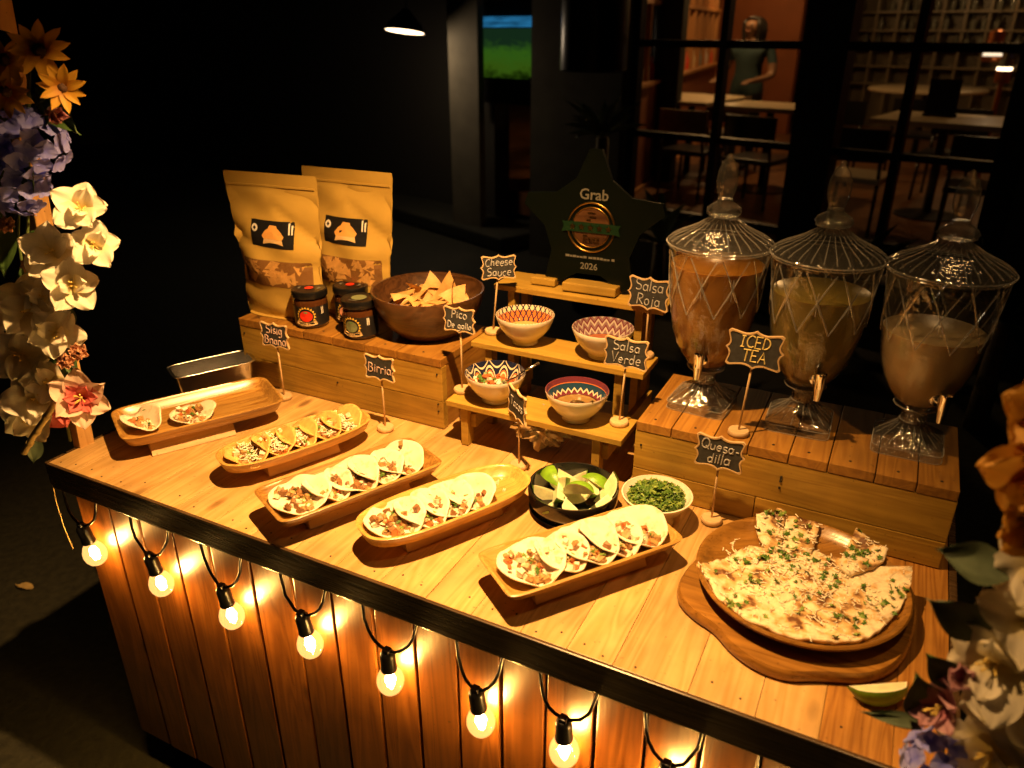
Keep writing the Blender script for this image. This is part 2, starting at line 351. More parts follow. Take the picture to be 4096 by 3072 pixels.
MT['lampglow'] = emitter('lamp_bulb_glow', (1, .72, .35), 150)
table_lamp((-.48, .87, TZ + 1.10), 225, .014, 'black pendant lamp hung over the taco trays, the brightest over the table')
table_lamp((.20, .86, TZ + 1.10), 8, .014, 'black pendant lamp hung over the quesadilla plate')

# ------------------------------------------------------------------ string of bulbs under the edge
MT['glow'] = emitter('filament_glow', (1, .70, .33), 60)
MT['globe'] = clear('bulb_glass', (1, .97, .9), 1.45, .05, base=.03)
_n = MT['globe'].node_tree; _o = _n.nodes['Material Output']; _src = _o.inputs[0].links[0].from_socket    # emission added to the clear glass stands in for bloom
_e = N(_n, 'ShaderNodeEmission'); _e.inputs[0].default_value = (1, .50, .14, 1); _e.inputs[1].default_value = .75
_a = N(_n, 'ShaderNodeAddShader'); _n.links.new(_src, _a.inputs[0]); _n.links.new(_e.outputs[0], _a.inputs[1]); _n.links.new(_a.outputs[0], _o.inputs[0])
sl = empty('string_light', (-.62, .735, TZ - .04)); tag(sl, 'black cord with glowing round bulbs looped along the front edge of the cart', 'string light')
SO = Vector((-.62, .735, TZ - .04))
bx = [-1.344, -1.151, -.966, -.780, -.604, -.441, -.296, -.143, .01]
cord = []
for i, x in enumerate(bx):
    hw = (.044 if x > -.6 else .05) * rnd.uniform(.88, 1.1)
    sag = -.123 - .006 * (i % 3)
    for k in range(13):
        t = k / 12; q = math.pi * t
        cx = x - hw * math.cos(q) * (1 if k in (0, 12) else 1.0)
        cz = -.02 + (sag + .02) * (math.sin(q) ** .7)
        cord.append(Vector((cx + rnd.uniform(-.002, .002), .748 + .016 * (1 - math.sin(q)) + rnd.uniform(-.001, .001), TZ + cz)))
    if i < len(bx) - 1:
        xm = (x + hw + bx[i + 1] - hw) / 2; cord.append(Vector((xm, .776, TZ - .060)))
cc = B().tube(cord, .0028, 7); cc.v = [v - SO for v in cc.v]; cc.build('cord', MT['blackplastic'], sl, smooth=True)
for i, x in enumerate(bx):
    sag = -.123 - .006 * (i % 3); tilt = rnd.uniform(-.12, .12)
    so = B().lathe([(0, .0), (.008, 0), (.011, -.003), (.0125, -.008), (.0125, -.033), (.0135, -.036), (.0135, -.041), (0, -.041)], 20)
    so.box((0, .0, .001), (.012, .012, .012), ch=.002)
    s_ = so.build('socket', MT['blackplastic'], sl, smooth=35, loc=Vector((x, .7465, TZ + sag)) - SO, rot=(R(6), tilt, 0))
    B().lathe([(.011, -.038), (.013, -.043), (.019, -.052), (.0235, -.062), (.025, -.071), (.0235, -.080), (.019, -.089), (.011, -.095), (0, -.097)], 28).build('bulb', MT['globe'], s_, smooth=True, scale=(.92, .92, 1))
    B().lathe([(0, -.052), (.006, -.056), (.0095, -.068), (.006, -.08), (0, -.084)], 14).build('filament', MT['glow'], s_, smooth=True)
    ld = bpy.data.lights.new('bulb_light', 'POINT'); ld.energy = 8; ld.color = (1, .50, .10); ld.shadow_soft_size = .012
    lo = bpy.data.objects.new('bulb_light', ld); COL.objects.link(lo); lo.parent = s_; lo.location = (0, 0, -.068)
# ------------------------------------------------------------------ trays, blocks, tacos
def sup(n, hx, hy, p, z, cx=0, cy=0):
    out = []
    for j in range(n):
        q = 2 * math.pi * j / n; c, s_ = math.cos(q), math.sin(q)
        out.append(Vector((cx + hx * math.copysign(abs(c) ** (2 / p), c), cy + hy * math.copysign(abs(s_) ** (2 / p), s_), z)))
    return out
def tray_mesh(hx, hy, p, h, flare=.014, wob=0.0):
    b = B(); n = 72
    b.loops([sup(n, hx - flare - .008, hy - flare - .006, p, 0), sup(n, hx - flare * .5, hy - flare * .5, p, .006), sup(n, hx - .001, hy - .001, p, h - .004), sup(n, hx, hy, p, h - .001),
             sup(n, hx - .0015, hy - .0015, p, h), sup(n, hx - .005, hy - .005, p, h), sup(n, hx - .0075, hy - .0075, p, h - .003), sup(n, hx - .016, hy - .016, p, .0105), sup(n, hx - .024, hy - .023, min(p, 6), .0075), sup(n, hx * .55, hy * .5, p, .0065)])
    return b
GROW = 1.055
def frame2(FL, FR, width):
    """long axis from the near end to the far end of a tray; returns centre and heading"""
    a = Vector(FL); c = Vector(FR); d = (c - a).normalized(); nrm = Vector((-d.y, d.x)); m = (a + c) / 2 + nrm * width / 2
    return m, math.atan2(d.y, d.x), (c - a).length
def chunk(b, c, r, mi, rg, flat=.75):
    m = Euler((rg.uniform(0, 6), rg.uniform(0, 6), rg.uniform(0, 6))).to_matrix()
    k = .62; vs = []
    for x in (-1, 1):
        for y in (-1, 1):
            for z in (-1, 1): vs.append(m @ Vector((x * k * rg.uniform(.7, 1.25), y * k * rg.uniform(.7, 1.25), z * k * flat * rg.uniform(.7, 1.2))) * r + Vector(c))
    b.add(vs, [[0, 1, 3, 2], [4, 6, 7, 5], [0, 4, 5, 1], [2, 3, 7, 6], [0, 2, 6, 4], [1, 5, 7, 3]], mi)
def leafbit(b, c, r, mi, rg, up=.5):
    """a lobed coriander leaflet, slightly cupped"""
    ax = Vector((rg.gauss(0, 1), rg.gauss(0, 1), rg.gauss(0, .3))).normalized(); nz = Vector((rg.gauss(0, .5), rg.gauss(0, .5), 1)).normalized()
    ay = nz.cross(ax).normalized(); ax = ay.cross(nz)
    pts = [(0, -1), (.35, -.35), (.95, -.2), (.55, .15), (.75, .75), (.2, .5), (0, 1.05), (-.25, .5), (-.8, .7), (-.5, .1), (-.9, -.3), (-.3, -.35)]
    vs = [Vector(c) + nz * r * .12] + [Vector(c) + (ax * x + ay * y) * r * rg.uniform(.8, 1.15) + nz * r * rg.uniform(-.3, .35) for x, y in pts]
    b.add(vs, [[0, i + 1, (i + 1) % 12 + 1] for i in range(12)], mi)
def shred(b, c, L, r, mi, rg, tilt=.35, d=None):
    a = rg.uniform(0, 6.28); p = Vector(c); pts = [p]; dz = rg.uniform(-tilt, tilt)
    for k in range(3):
        a += rg.uniform(-.7, .7); p = p + Vector((math.cos(a), math.sin(a), dz + rg.uniform(-.2, .2))) * L / 3; pts.append(p)
    b.tube(pts, r, 4, mi, caps=False)
def taco(loc, rz, parent_rot, r, a1, a2, seed, label, group, shell='tortilla', style='meat', amount=1.0, yshift=0.0, tiltx=0.0, name='soft_taco'):
    rg = random.Random(seed)
    t = empty(name, loc, rot=(tiltx, 0, rz)); tag(t, label, 'taco', group)
    nu, nv = 22, 20; w = .022; K = 120
    # fold profile in x-z: down the near flap, round the crease, up the far flap
    prof = []; x = z = 0; du = 2 * r / K
    th = lambda u: -a1 + (a1 + a2) * (lambda q: q * q * (3 - 2 * q))(min(1, max(0, (u + w) / (2 * w)))) 
    pts = [(0, 0)]; 
    for i in range(K):
        u = -r + (i + .5) * du; pts.append((pts[-1][0] + math.cos(th(u)) * du, pts[-1][1] + math.sin(th(u)) * du))
    c0 = pts[K // 2]; pts = [(p[0] - c0[0], p[1] - c0[1]) for p in pts]
    ph = [rg.uniform(0, 6.28) for _ in range(4)]
    def S(u, v, off=0.0):
        q = max(0.0, min(1.0, (u + r) / (2 * r))) * K; i = min(K - 1, int(q)); f_ = q - i
        px = pts[i][0] * (1 - f_) + pts[i + 1][0] * f_; pz = pts[i][1] * (1 - f_) + pts[i + 1][1] * f_
        ang = th(u); nx, nz = -math.sin(ang), math.cos(ang)
        k = off + .0022 * math.sin(u * 70 + ph[0]) * math.sin(v * 55 + ph[1]) + .0014 * math.sin(u * 130 + v * 90 + ph[2])
        curl = .16 * (v * v) / r                                  # flaps curl a little away at the sides
        return Vector((px + nx * k - curl * (1 if u > 0 else -1) * .5 * min(1, abs(u) / r), v * .96, pz + nz * k + 7 * max(0, abs(v) - .022) ** 2))
    vs = []; rings = 9; seg = 44
    def wob(q): return 1 + .02 * math.sin(2 * q + ph[3]) + .012 * math.sin(5 * q + ph[1])
    for side in (0, 1):
        off = .0 if side == 0 else .0024
        vs.append(S(0, 0, off))
        for k in range(1, rings + 1):
            for j in range(seg):
                q = 2 * math.pi * j / seg; rr = r * wob(q) * k / rings; vs.append(S(rr * math.cos(q), rr * math.sin(q), off))
    fs = []; blk = 1 + rings * seg
    for side in (0, 1):
        o = side * blk
        for j in range(seg): fs.append([o, o + 1 + j, o + 1 + (j + 1) % seg] if side else [o, o + 1 + (j + 1) % seg, o + 1 + j])
        for k in range(rings - 1):
            for j in range(seg):
                a = o + 1 + k * seg + j; b_ = o + 1 + k * seg + (j + 1) % seg; f = [a, a + seg, b_ + seg, b_]
                fs.append(f if side else f[::-1])
    for j in range(seg):
        a = 1 + (rings - 1) * seg + j; b_ = 1 + (rings - 1) * seg + (j + 1) % seg; fs.append([a, b_, b_ + blk, a + blk])
    zmin = min(v.z for v in vs); lift = -zmin
    vs = [v + Vector((0, 0, lift)) for v in vs]
    put('tortilla', mesh('tortilla', vs, fs), MT[shell], t)
    b = B()
    n = int(64 * amount)
    for i in range(n):
        u = rg.gauss(-.003, .011) if a1 > .5 else rg.gauss(-.012, .015); v = rg.uniform(-.88, .55) * r + yshift
        if u * u + v * v > (r * .86) ** 2: continue
        p = S(u, v, .004 + .012 * rg.random() * (1 - abs(v) / r)) + Vector((0, 0, lift))
        k = rg.random()
        if style == 'meat': mi = 0 if k < .38 else 1 if k < .7 else 2 if k < .96 else 3
        elif style == 'pale': mi = 1 if k < .5 else 2 if k < .9 else 3
        else: mi = 1 if k < .35 else 2 if k < .6 else 0 if k < .8 else 3
        chunk(b, p, rg.uniform(.0048, .0092), mi, rg)
    fo = b.build('filling', [MT['meat'], MT['meat2'], MT['onion'], MT['tomato']], t); tag(fo, kind='stuff')
    b = B()
    for i in range(int((9 if style != 'slaw' else 26) * amount)):
        u = rg.gauss(-.004, .011); v = rg.uniform(-.8, .45) * r + yshift; p = S(u, v, .013 + .004 * rg.random()) + Vector((0, 0, lift))
        leafbit(b, p, rg.uniform(.003, .0062), rg.choice([0, 0, 1]), rg)
    fo = b.build('cilantro', [MT['cilantro'], MT['cilantro2']], t); tag(fo, kind='stuff')
    if style == 'slaw':
        b = B()
        for i in range(95):
            u = rg.gauss(-.008, .011); v = rg.uniform(-.85, .62) * r
            if u * u + v * v > (r * .95) ** 2: continue
            p = S(u, v, .010 + .012 * rg.random() * (1 - (v / r) ** 2)) + Vector((0, 0, lift)); shred(b, p, rg.uniform(.007, .014), .0009, 0, rg)
        fo = b.build('grated_cheese', MT['cheese'], t); tag(fo, kind='stuff')
    return t

BZ = .028                                                          # height of the blocks under the trays
def place_tray(name, FL, FR, width, p, mat, label, h=.026, blk=(.17, .062), blkshift=(0, 0), flare=.014, traytilt=0.0, blk_label=''):
    c, a, L = frame2(FL, FR, width); L *= GROW; width *= GROW
    t = tray_mesh(L / 2, width / 2, p, h, flare).build(name, mat, None, smooth=50, loc=(c.x, c.y, TZ + BZ + .0005), rot=(0, 0, a)); tag(t, label, 'tray', 'long wooden taco trays in a row')
    d = Vector((math.cos(a), math.sin(a))); n = Vector((-d.y, d.x)); q = c + d * blkshift[0] + n * blkshift[1]
    hx, hy = blk[0] / 2, blk[1] / 2
    bb = B(); bb.loops([[Vector((x, y, 0)) for x, y in ((-hx, -hy), (hx, -hy), (hx, hy), (-hx, hy))], [Vector((x * .99, y * .62, BZ)) for x, y in ((-hx, -hy), (hx, -hy), (hx, hy), (-hx, hy))]])
    k = bb.build('support_block', MT['pale'], None, loc=(q.x, q.y, TZ + .0012), rot=(0, 0, a)); tag(k, blk_label, 'block', 'blocks under the trays')
    return c, a, L
def on_tray(fr, t, y=0.0):
    c, a, L = fr; d = Vector((math.cos(a), math.sin(a))); n = Vector((-d.y, d.x)); q = c + d * (t - .5) * L + n * y
    return (q.x, q.y, TZ + BZ + .0085)
# corner pairs (near end, far end of the front long side)
T1 = place_tray('taco_tray', (-1.252, .822), (-1.100, 1.088), .158, 8, MT['traydark'], 'striped flared wooden tray beside the pink flower, with only two tacos', h=.030, flare=.022, blk=(.165, .07), blkshift=(-.03, -.028), blk_label='pale wedge block under the two-taco tray')
T2 = place_tray('taco_tray', (-.985, .835), (-.868, 1.105), .115, 2.9, MT['tray'], 'oval wooden tray of crisp tacos with grated cheese, below the Sisig sign', blk=(.15, .06), blk_label='pale block under the oval tray of cheesy crisp tacos')
T3 = place_tray('taco_tray', (-.796, .757), (-.668, 1.028), .126, 11, MT['traydark'], 'dark rectangular wooden tray with five tacos of browned meat, between the two oval trays', flare=.02, blk=(.20, .07), blk_label='pale block under the dark tray of five tacos')
T4 = place_tray('taco_tray', (-.617, .772), (-.475, 1.040), .118, 3.1, MT['tray'], 'oval wooden tray with four soft tacos and an empty far end, beside the lime bowl', blk=(.19, .062), blk_label='pale block under the oval tray of four soft tacos')
T5 = place_tray('taco_tray', (-.386, .768), (-.212, 1.006), .116, 12, MT['tray'], 'shallow pale rectangular tray with five tacos, in front of the cilantro bowl', h=.022, flare=.018, blk=(.20, .075), blk_label='pale block under the shallow tray next to the quesadilla board')
ORD = ['first', 'second', 'third', 'fourth', 'fifth']
# tray 1: one torn piece and one taco
taco(on_tray(T1, .16, .008), T1[1] + R(14), 0, .052, .75, .95, 11, 'torn folded tortilla piece at the end of the striped tray by the flowers', 'tacos on the striped tray', style='pale', amount=.6, name='soft_taco')
taco(on_tray(T1, .46, -.010), T1[1] + R(-6), 0, .050, .30, .50, 12, 'open taco of brown meat alone in the middle of the striped tray', 'tacos on the striped tray', style='meat', amount=1.4)
# tray 2: crisp shells
for i, t in enumerate((.20, .36, .51, .67, .82)):
    taco(on_tray(T2, t), T2[1] + R(rnd.uniform(-5, 5)), 0, .053, .5 if i == 0 else .7, .85, 20 + i, ORD[i] + ' crisp cheese-topped taco in its oval tray, counted from the front of the cart', 'crisp tacos in the oval tray', shell='corn', style='slaw', amount=1.0, name='crisp_taco')
for i, t in enumerate((.20, .36, .51, .66, .80)):
    taco(on_tray(T3, t), T3[1] + R(rnd.uniform(-5, 5)), 0, .059 if i != 1 else .052, .36 if i == 0 else .50 + .1 * (i % 2), .52 if i == 0 else .60 + .07 * (i % 3), 30 + i, ORD[i] + ' soft taco in the dark rectangular tray, counted from the front of the cart', 'tacos in the dark tray', style='meat' if i % 2 == 0 else 'pale', amount=1.1)
for i, t in enumerate((.20, .35, .49, .63)):
    taco(on_tray(T4, t), T4[1] + R(rnd.uniform(-5, 5)), 0, .056, .36 if i == 0 else .52 + .1 * (i % 2), .60 + .06 * (i % 2), 40 + i, ORD[i] + ' soft taco in the oval tray by the limes, counted from the cart front', 'tacos in the oval tray by the limes', style='meat', amount=1.2)
for i, t in enumerate((.22, .38, .53, .67, .82)):
    taco(on_tray(T5, t), T5[1] + R(rnd.uniform(-5, 5)), 0, .057 if i != 1 else .050, .34 if i == 0 else .50 + .1 * (i % 2), .50 if i == 0 else .60 + .07 * (i % 3), 50 + i, ORD[i] + ' soft taco in the shallow pale tray, counted from the front of the cart', 'tacos in the shallow tray', style='pale' if i != 3 else 'meat', amount=1.1)
# crumbs in the empty end of tray 4
b = B(); rg = random.Random(5)
for k in range(5): chunk(b, Vector(on_tray(T4, rg.uniform(.78, .9), rg.uniform(-.03, .03))) - Vector((0, 0, 0)), rg.uniform(.003, .006), 0, rg)
o = b.build('taco_crumbs', MT['onion']); tag(o, 'few pale crumbs left in the empty end of the oval tray', 'crumbs', kind='stuff')

# ------------------------------------------------------------------ lime bowl, cilantro bowl
def bowl_prof(r, h, foot, fh, th=.003, curve=.55):
    out = [(0, 0), (foot * .9, 0), (foot, .001), (foot, fh)]
    for k in range(1, 11):
        t = k / 10; out.append((foot + (r - foot) * math.sin(t * math.pi / 2) ** curve if False else foot + (r - foot) * (1 - (1 - t) ** 1.9), fh + (h - fh) * t ** 1.15))
    out.append((r - th * .5, h + .001))
    for k in range(9, -1, -1):
        t = k / 10; out.append((max(foot * .3, foot + (r - foot) * (1 - (1 - t) ** 1.9) - th), fh + th + (h - fh - th) * t ** 1.15))
    out.append((0, fh + th)); return out
lb = empty('lime_bowl', (-.425, 1.075, TZ + .0012)); tag(lb, 'black glossy bowl of lime wedges standing on a black saucer', 'bowl')
B().lathe([(0, 0), (.062, 0), (.074, .004), (.078, .010), (.074, .010), (.06, .006), (0, .006)], 48).build('saucer', MT['black_ceramic'], lb, smooth=50)
B().lathe([(0, .0065), (.06, .0065), (.074, .012), (.079, .026), (.080, .048), (.079, .050), (.0765, .049), (.075, .028), (.066, .016), (0, .014)], 56).build('bowl', MT['black_ceramic'], lb, smooth=50)
def lime_mesh(r=.027, L=.036, ang=70):
    b = B(); n = 10; m = 8; vs = []; a = R(ang)
    # peel: slice of an ellipsoid along its long axis (x)
    for i in range(n + 1):
        t = -1 + 2 * i / n; rr = r * math.sqrt(max(0, 1 - t * t)) * (1 + .0)
        x = L * t * (1 + .10 * t ** 8)
        for j in range(m + 1):
            q = -a / 2 + a * j / m; vs.append(Vector((x, rr * math.sin(q), -rr * math.cos(q))))
    fs = [[i * (m + 1) + j, i * (m + 1) + j + 1, (i + 1) * (m + 1) + j + 1, (i + 1) * (m + 1) + j] for i in range(n) for j in range(m)]
    b.add(vs, fs, 0)
    for side, jj in ((0, 0), (1, m)):
        q = -a / 2 if side == 0 else a / 2
        for k, (s0, s1, mi) in enumerate(((1.0, .88, 2), (.88, .12, 1), (.12, 0, 2))):
            v2 = []
            for i in range(n + 1):
                t = -1 + 2 * i / n; rr = r * math.sqrt(max(0, 1 - t * t)); x = L * t
                for s_ in (s0, s1): v2.append(Vector((x * (.55 + .45 * s_), rr * s_ * math.sin(q), -rr * s_ * math.cos(q))))
            b.add(v2, [[2 * i, 2 * i + 1, 2 * i + 3, 2 * i + 2] for i in range(n)], mi)
    return b
lw0 = lime_mesh(); LM = None
def lime(loc, rot, label, group=None, s=1.0):
    global LM
    if LM is None:
        o = lw0.build('lime_wedge', [MT['limepeel'], MT['limeflesh'], MT['limepith']], None, smooth=40); LM = o.data
    else: o = put('lime_wedge', LM, [], None)
    o.location = loc; o.rotation_euler = rot; o.scale = (s,) * 3; tag(o, label, 'lime', group); return o
rg = random.Random(21); LC = Vector((-.425, 1.075, TZ))
spots = [(-.040, -.012, .044, 30, 20, 30), (-.018, -.045, .040, 20, 15, 100), (.028, -.042, .040, 15, -20, 160), (.048, -.006, .041, 30, 10, 250), (.030, .036, .043, 190, 30, 10), (-.020, .042, .043, 20, -10, 60), (-.047, .022, .044, 150, 10, 130),
         (.004, -.004, .052, 10, 10, 40), (-.022, -.018, .058, -15, 0, 110), (.020, -.024, .060, 200, 20, 170), (.024, .014, .060, 20, 0, 300), (-.008, .020, .062, 12, 30, 20), (.046, .026, .054, 20, 60, 220), (-.034, .004, .062, 30, -30, 330)]
for i, (x, y, z, a, b_, c_) in enumerate(spots):
    lime(LC + Vector((x, y, z - .008)), (R(a), R(b_), R(c_)), 'lime wedge piled in the black bowl', 'lime wedges in the bowl', s=rg.uniform(.82, .98))
lime((.086, .862, TZ + .020), (R(-80), R(-8), R(25)), 'single lime wedge lying on the table in front of the quesadilla board', s=1.0)
cb = empty('cilantro_bowl', (-.284, 1.108, TZ + .0012)); tag(cb, 'small white footed bowl heaped with chopped cilantro', 'bowl')
B().lathe([(0, 0), (.030, 0), (.033, .003), (.030, .018), (.034, .024), (.050, .036), (.060, .052), (.0605, .055), (.058, .0555), (.0565, .053), (.046, .040), (.03, .032), (0, .030)], 48).build('bowl', MT['ceramic'], cb, smooth=50)
b = B(); rg = random.Random(3)
for i in range(620):
    q = rg.uniform(0, 6.28); rr = .047 * math.sqrt(rg.random()); leafbit(b, (rr * math.cos(q), rr * math.sin(q), .047 + .016 * (1 - (rr / .05) ** 2) + rg.uniform(-.004, .004)), rg.uniform(.0035, .0075), 0 if rg.random() < .62 else 1, rg)
b.lathe([(.049, .043), (.044, .05), (.025, .058), (0, .061)], 24, mi=0)
o = b.build('chopped_cilantro', [MT['cilantro'], MT['cilantro2']], None, loc=(-.284, 1.108, TZ + .0012)); tag(o, 'chopped green cilantro filling the small white bowl', 'cilantro', kind='stuff')

# ------------------------------------------------------------------ quesadilla on plate and board
def smooth_poly(pts, it=2):
    for _ in range(it):
        q = []
        for i, p in enumerate(pts):
            n = pts[(i + 1) % len(pts)]; q += [(p[0] * .75 + n[0] * .25, p[1] * .75 + n[1] * .25), (p[0] * .25 + n[0] * .75, p[1] * .25 + n[1] * .75)]
        pts = q
    return pts
bp = smooth_poly([(-.200, .960), (-.192, .915), (-.160, .889), (-.125, .876), (-.100, .850), (-.062, .830), (-.020, .828), (.012, .846), (.040, .858), (.075, .872), (.108, .91), (.125, .97), (.130, 1.06), (.11, 1.13), (.03, 1.165), (-.06, 1.16), (-.14, 1.12), (-.185, 1.04)])
BC = Vector((-.03, 1.0)); bl = [Vector((x - BC.x, y - BC.y, 0)) for x, y in bp]
bb = B(); bb.loops([[v * .985 for v in bl], [v + Vector((0, 0, .005)) for v in bl], [v * .995 + Vector((0, 0, .013)) for v in bl], [v * .975 + Vector((0, 0, .0175)) for v in bl], [v * .5 + Vector((0, 0, .0175)) for v in bl]])
o = bb.build('serving_board', MT['plate'], None, smooth=50, loc=(BC.x, BC.y, TZ + .0012)); tag(o, 'thick wavy-edged wooden board under the quesadilla plate', 'board')
PC = Vector((-.033, 1.008, TZ + .0195))
o = B().lathe([(0, 0), (.11, 0), (.13, .004), (.147, .018), (.151, .025), (.149, .027), (.145, .0265), (.138, .018), (.125, .010), (.1, .008), (0, .0075)], 96).build('quesadilla_plate', MT['plate'], None, smooth=50, loc=PC, rot=(0, 0, R(35)))
tag(o, 'round wooden plate under the cut quesadilla', 'plate')
def quesamat():
    m, n, p = newmat('griddled_flatbread'); L = n.links.new
    tc = N(n, 'ShaderNodeTexCoord')
    a = N(n, 'ShaderNodeTexNoise'); a.inputs['Scale'].default_value = 42; a.inputs['Detail'].default_value = 3; L(tc.outputs['Object'], a.inputs['Vector'])
    r = N(n, 'ShaderNodeValToRGB'); e = r.color_ramp.elements; e[0].position = .46; e[0].color = (.80, .68, .48, 1); e[1].position = .67; e[1].color = (.13, .05, .015, 1)
    x = e.new(.555); x.color = (.62, .40, .17, 1); L(a.outputs[0], r.inputs[0])
    c = N(n, 'ShaderNodeTexNoise'); c.inputs['Scale'].default_value = 170; c.inputs['Detail'].default_value = 4; L(tc.outputs['Object'], c.inputs['Vector'])
    h = N(n, 'ShaderNodeHueSaturation'); L(r.outputs[0], h.inputs['Color']); mp = N(n, 'ShaderNodeMapRange'); mp.inputs[1].default_value = .3; mp.inputs[2].default_value = .7; mp.inputs[3].default_value = .85; mp.inputs[4].default_value = 1.1; L(c.outputs[0], mp.inputs[0]); L(mp.outputs[0], h.inputs['Value'])
    L(h.outputs[0], p.inputs['Base Color']); p.inputs['Roughness'].default_value = .6
    bpn = N(n, 'ShaderNodeBump'); bpn.inputs['Strength'].default_value = .5; bpn.inputs['Distance'].default_value = .003; L(c.outputs[0], bpn.inputs['Height']); L(bpn.outputs[0], p.inputs['Normal'])
    return m
MT['quesa'] = quesamat()
def flat_piece(name, poly, base, label, group, dz=lambda x, y: 0, th=.006, cheese=60, herbs=14, seed=1, pc=None):
    """a cut of flatbread: outline filled with a fine grid so that it can buckle"""
    rg = random.Random(seed); bm = bmesh.new(); cx = sum(p[0] for p in poly) / len(poly); cy = sum(p[1] for p in poly) / len(poly)
    dense = []
    for i, p in enumerate(poly):
        q = poly[(i + 1) % len(poly)]; k = max(1, int(math.hypot(q[0] - p[0], q[1] - p[1]) / .005))
        for j in range(k): dense.append((p[0] + (q[0] - p[0]) * j / k + rg.uniform(-.0007, .0007), p[1] + (q[1] - p[1]) * j / k + rg.uniform(-.0007, .0007)))
    vs = [bm.verts.new((x - cx, y - cy, 0)) for x, y in dense]; f = bm.faces.new(vs)
    bmesh.ops.triangulate(bm, faces=[f])
    for _ in range(3):
        es = [e for e in bm.edges if e.calc_length() > .012]
        if not es: break
        bmesh.ops.subdivide_edges(bm, edges=es, cuts=1); bmesh.ops.triangulate(bm, faces=bm.faces)
    bmesh.ops.beautify_fill(bm, faces=bm.faces, edges=bm.edges)
    top = [f for f in bm.faces]
    r_ = bmesh.ops.extrude_face_region(bm, geom=top); 
    nv = [g for g in r_['geom'] if isinstance(g, bmesh.types.BMVert)]
    for v in nv: v.co.z += th
    for v in bm.verts:
        wx, wy = v.co.x + cx, v.co.y + cy
        v.co.z += dz(wx, wy) + .0022 * math.sin(wx * 95 + 1) * math.sin(wy * 80) + .0012 * math.sin(wx * 210 + wy * 160)
    bmesh.ops.recalc_face_normals(bm, faces=bm.faces)
    me = bpy.data.meshes.new(name); bm.to_mesh(me); bm.free()
    me.polygons.foreach_set('use_smooth', [True] * len(me.polygons))
    t = empty(name, (cx, cy, base)); tag(t, label, 'quesadilla', group)
    o = put('flatbread', me, MT['quesa'], t)
    inside = []
    def inp(x, y):
        c_ = False
        for i in range(len(poly)):
            x1, y1 = poly[i]; x2, y2 = poly[i - 1]
            if (y1 > y) != (y2 > y) and x < (x2 - x1) * (y - y1) / (y2 - y1) + x1: c_ = not c_
        return c_
    bx0, bx1 = min(p[0] for p in poly), max(p[0] for p in poly); by0, by1 = min(p[1] for p in poly), max(p[1] for p in poly)
    def rp(w=0):
        for _ in range(200):
            x, y = rg.uniform(bx0, bx1), rg.uniform(by0, by1)
            if pc and rg.random() < .5: x, y = rg.gauss(pc[0], .045), rg.gauss(pc[1], .04)
            if inp(x, y): return x, y
        return cx, cy
    b = B()
    for i in range(cheese):
        x, y = rp(); shred(b, (x - cx, y - cy, th + dz(x, y) + rg.uniform(.001, .003)), rg.uniform(.005, .011), .0008, 0, rg, .05)
    k = b.build('grated_cheese', MT['cheese'], t); tag(k, kind='stuff')
    b = B(); cl = [rp() for _ in range(max(1, herbs // 5))]
    for i in range(herbs):
        x, y = rp()
        if rg.random() < .6: q = rg.choice(cl); x, y = q[0] + rg.gauss(0, .006), q[1] + rg.gauss(0, .006)
        if not inp(x, y): continue
        leafbit(b, (x - cx, y - cy, th + dz(x, y) + .003), rg.uniform(.004, .0075), rg.choice([0, 0, 1]), rg)
    k = b.build('cilantro', [MT['cilantro'], MT['cilantro2']], t); tag(k, kind='stuff')
    return t
Q0 = [(-0.176, 0.959), (-0.152, 0.939), (-0.132, 0.906), (-0.098, 0.887), (-0.067, 0.875), (-0.032, 0.874), (0.014, 0.884), (0.058, 0.909), (0.079, 0.942), (0.103, 1.001), (0.113, 1.056), (0.112, 1.089), (0.095, 1.076), (0.075, 1.052), (0.038, 1.031), (0.03, 1.073), (0.006, 1.082), (-0.015, 1.089), (-0.032, 1.095), (-0.082, 1.069), (-0.117, 1.058), (-0.139, 1.016), (-0.128, 0.988), (-0.13, 0.966), (-0.145, 0.968)]
QA = [(-0.12, 1.124), (-0.091, 1.147), (-0.079, 1.149), (-0.073, 1.109), (-0.07, 1.064), (-0.09, 1.053), (-0.112, 1.093)]
QB = [(-0.077, 1.147), (-0.055, 1.154), (-0.024, 1.148), (-0.024, 1.11), (-0.026, 1.078), (-0.067, 1.067), (-0.072, 1.112)]
QC = [(0.029, 1.148), (0.077, 1.114), (0.075, 1.094), (0.034, 1.048), (0.016, 1.055), (0.018, 1.093)]
QG = 'cut pieces of quesadilla'
def up(x, y):                                                      # follows the plate's rim where the bread lies on it
    d = math.hypot(x - PC.x, y - PC.y); return max(0, d - .115) * .38
flat_piece('quesadilla', Q0, TZ + .0292, 'large round quesadilla with grated cheese, a wedge cut away, on the round plate', QG, dz=up, th=.0065, cheese=620, herbs=110, seed=3, pc=(-.03, 1.02))
flat_piece('quesadilla', QA, TZ + .034, 'curled corner piece of quesadilla with a clump of cilantro on the plate', QG, dz=lambda x, y: up(x, y) + max(0, y - 1.10) * .12, cheese=40, herbs=18, seed=4)
flat_piece('quesadilla', QB, TZ + .033, 'browned quadrant of quesadilla beside the curled piece at the back of the plate', QG, dz=lambda x, y: up(x, y) + .001, cheese=45, herbs=18, seed=5)
flat_piece('quesadilla', QC, TZ + .036, 'pointed quesadilla wedge sticking out over the plate rim towards the crate', QG, dz=lambda x, y: up(x, y) + .002, cheese=50, herbs=20, seed=6)
b = B(); rg = random.Random(9)
for i in range(26):
    shred(b, (rg.uniform(-.165, -.10) , rg.uniform(1.02, 1.09), TZ + .030), rg.uniform(.008, .018), .0009, 0, rg, .02)
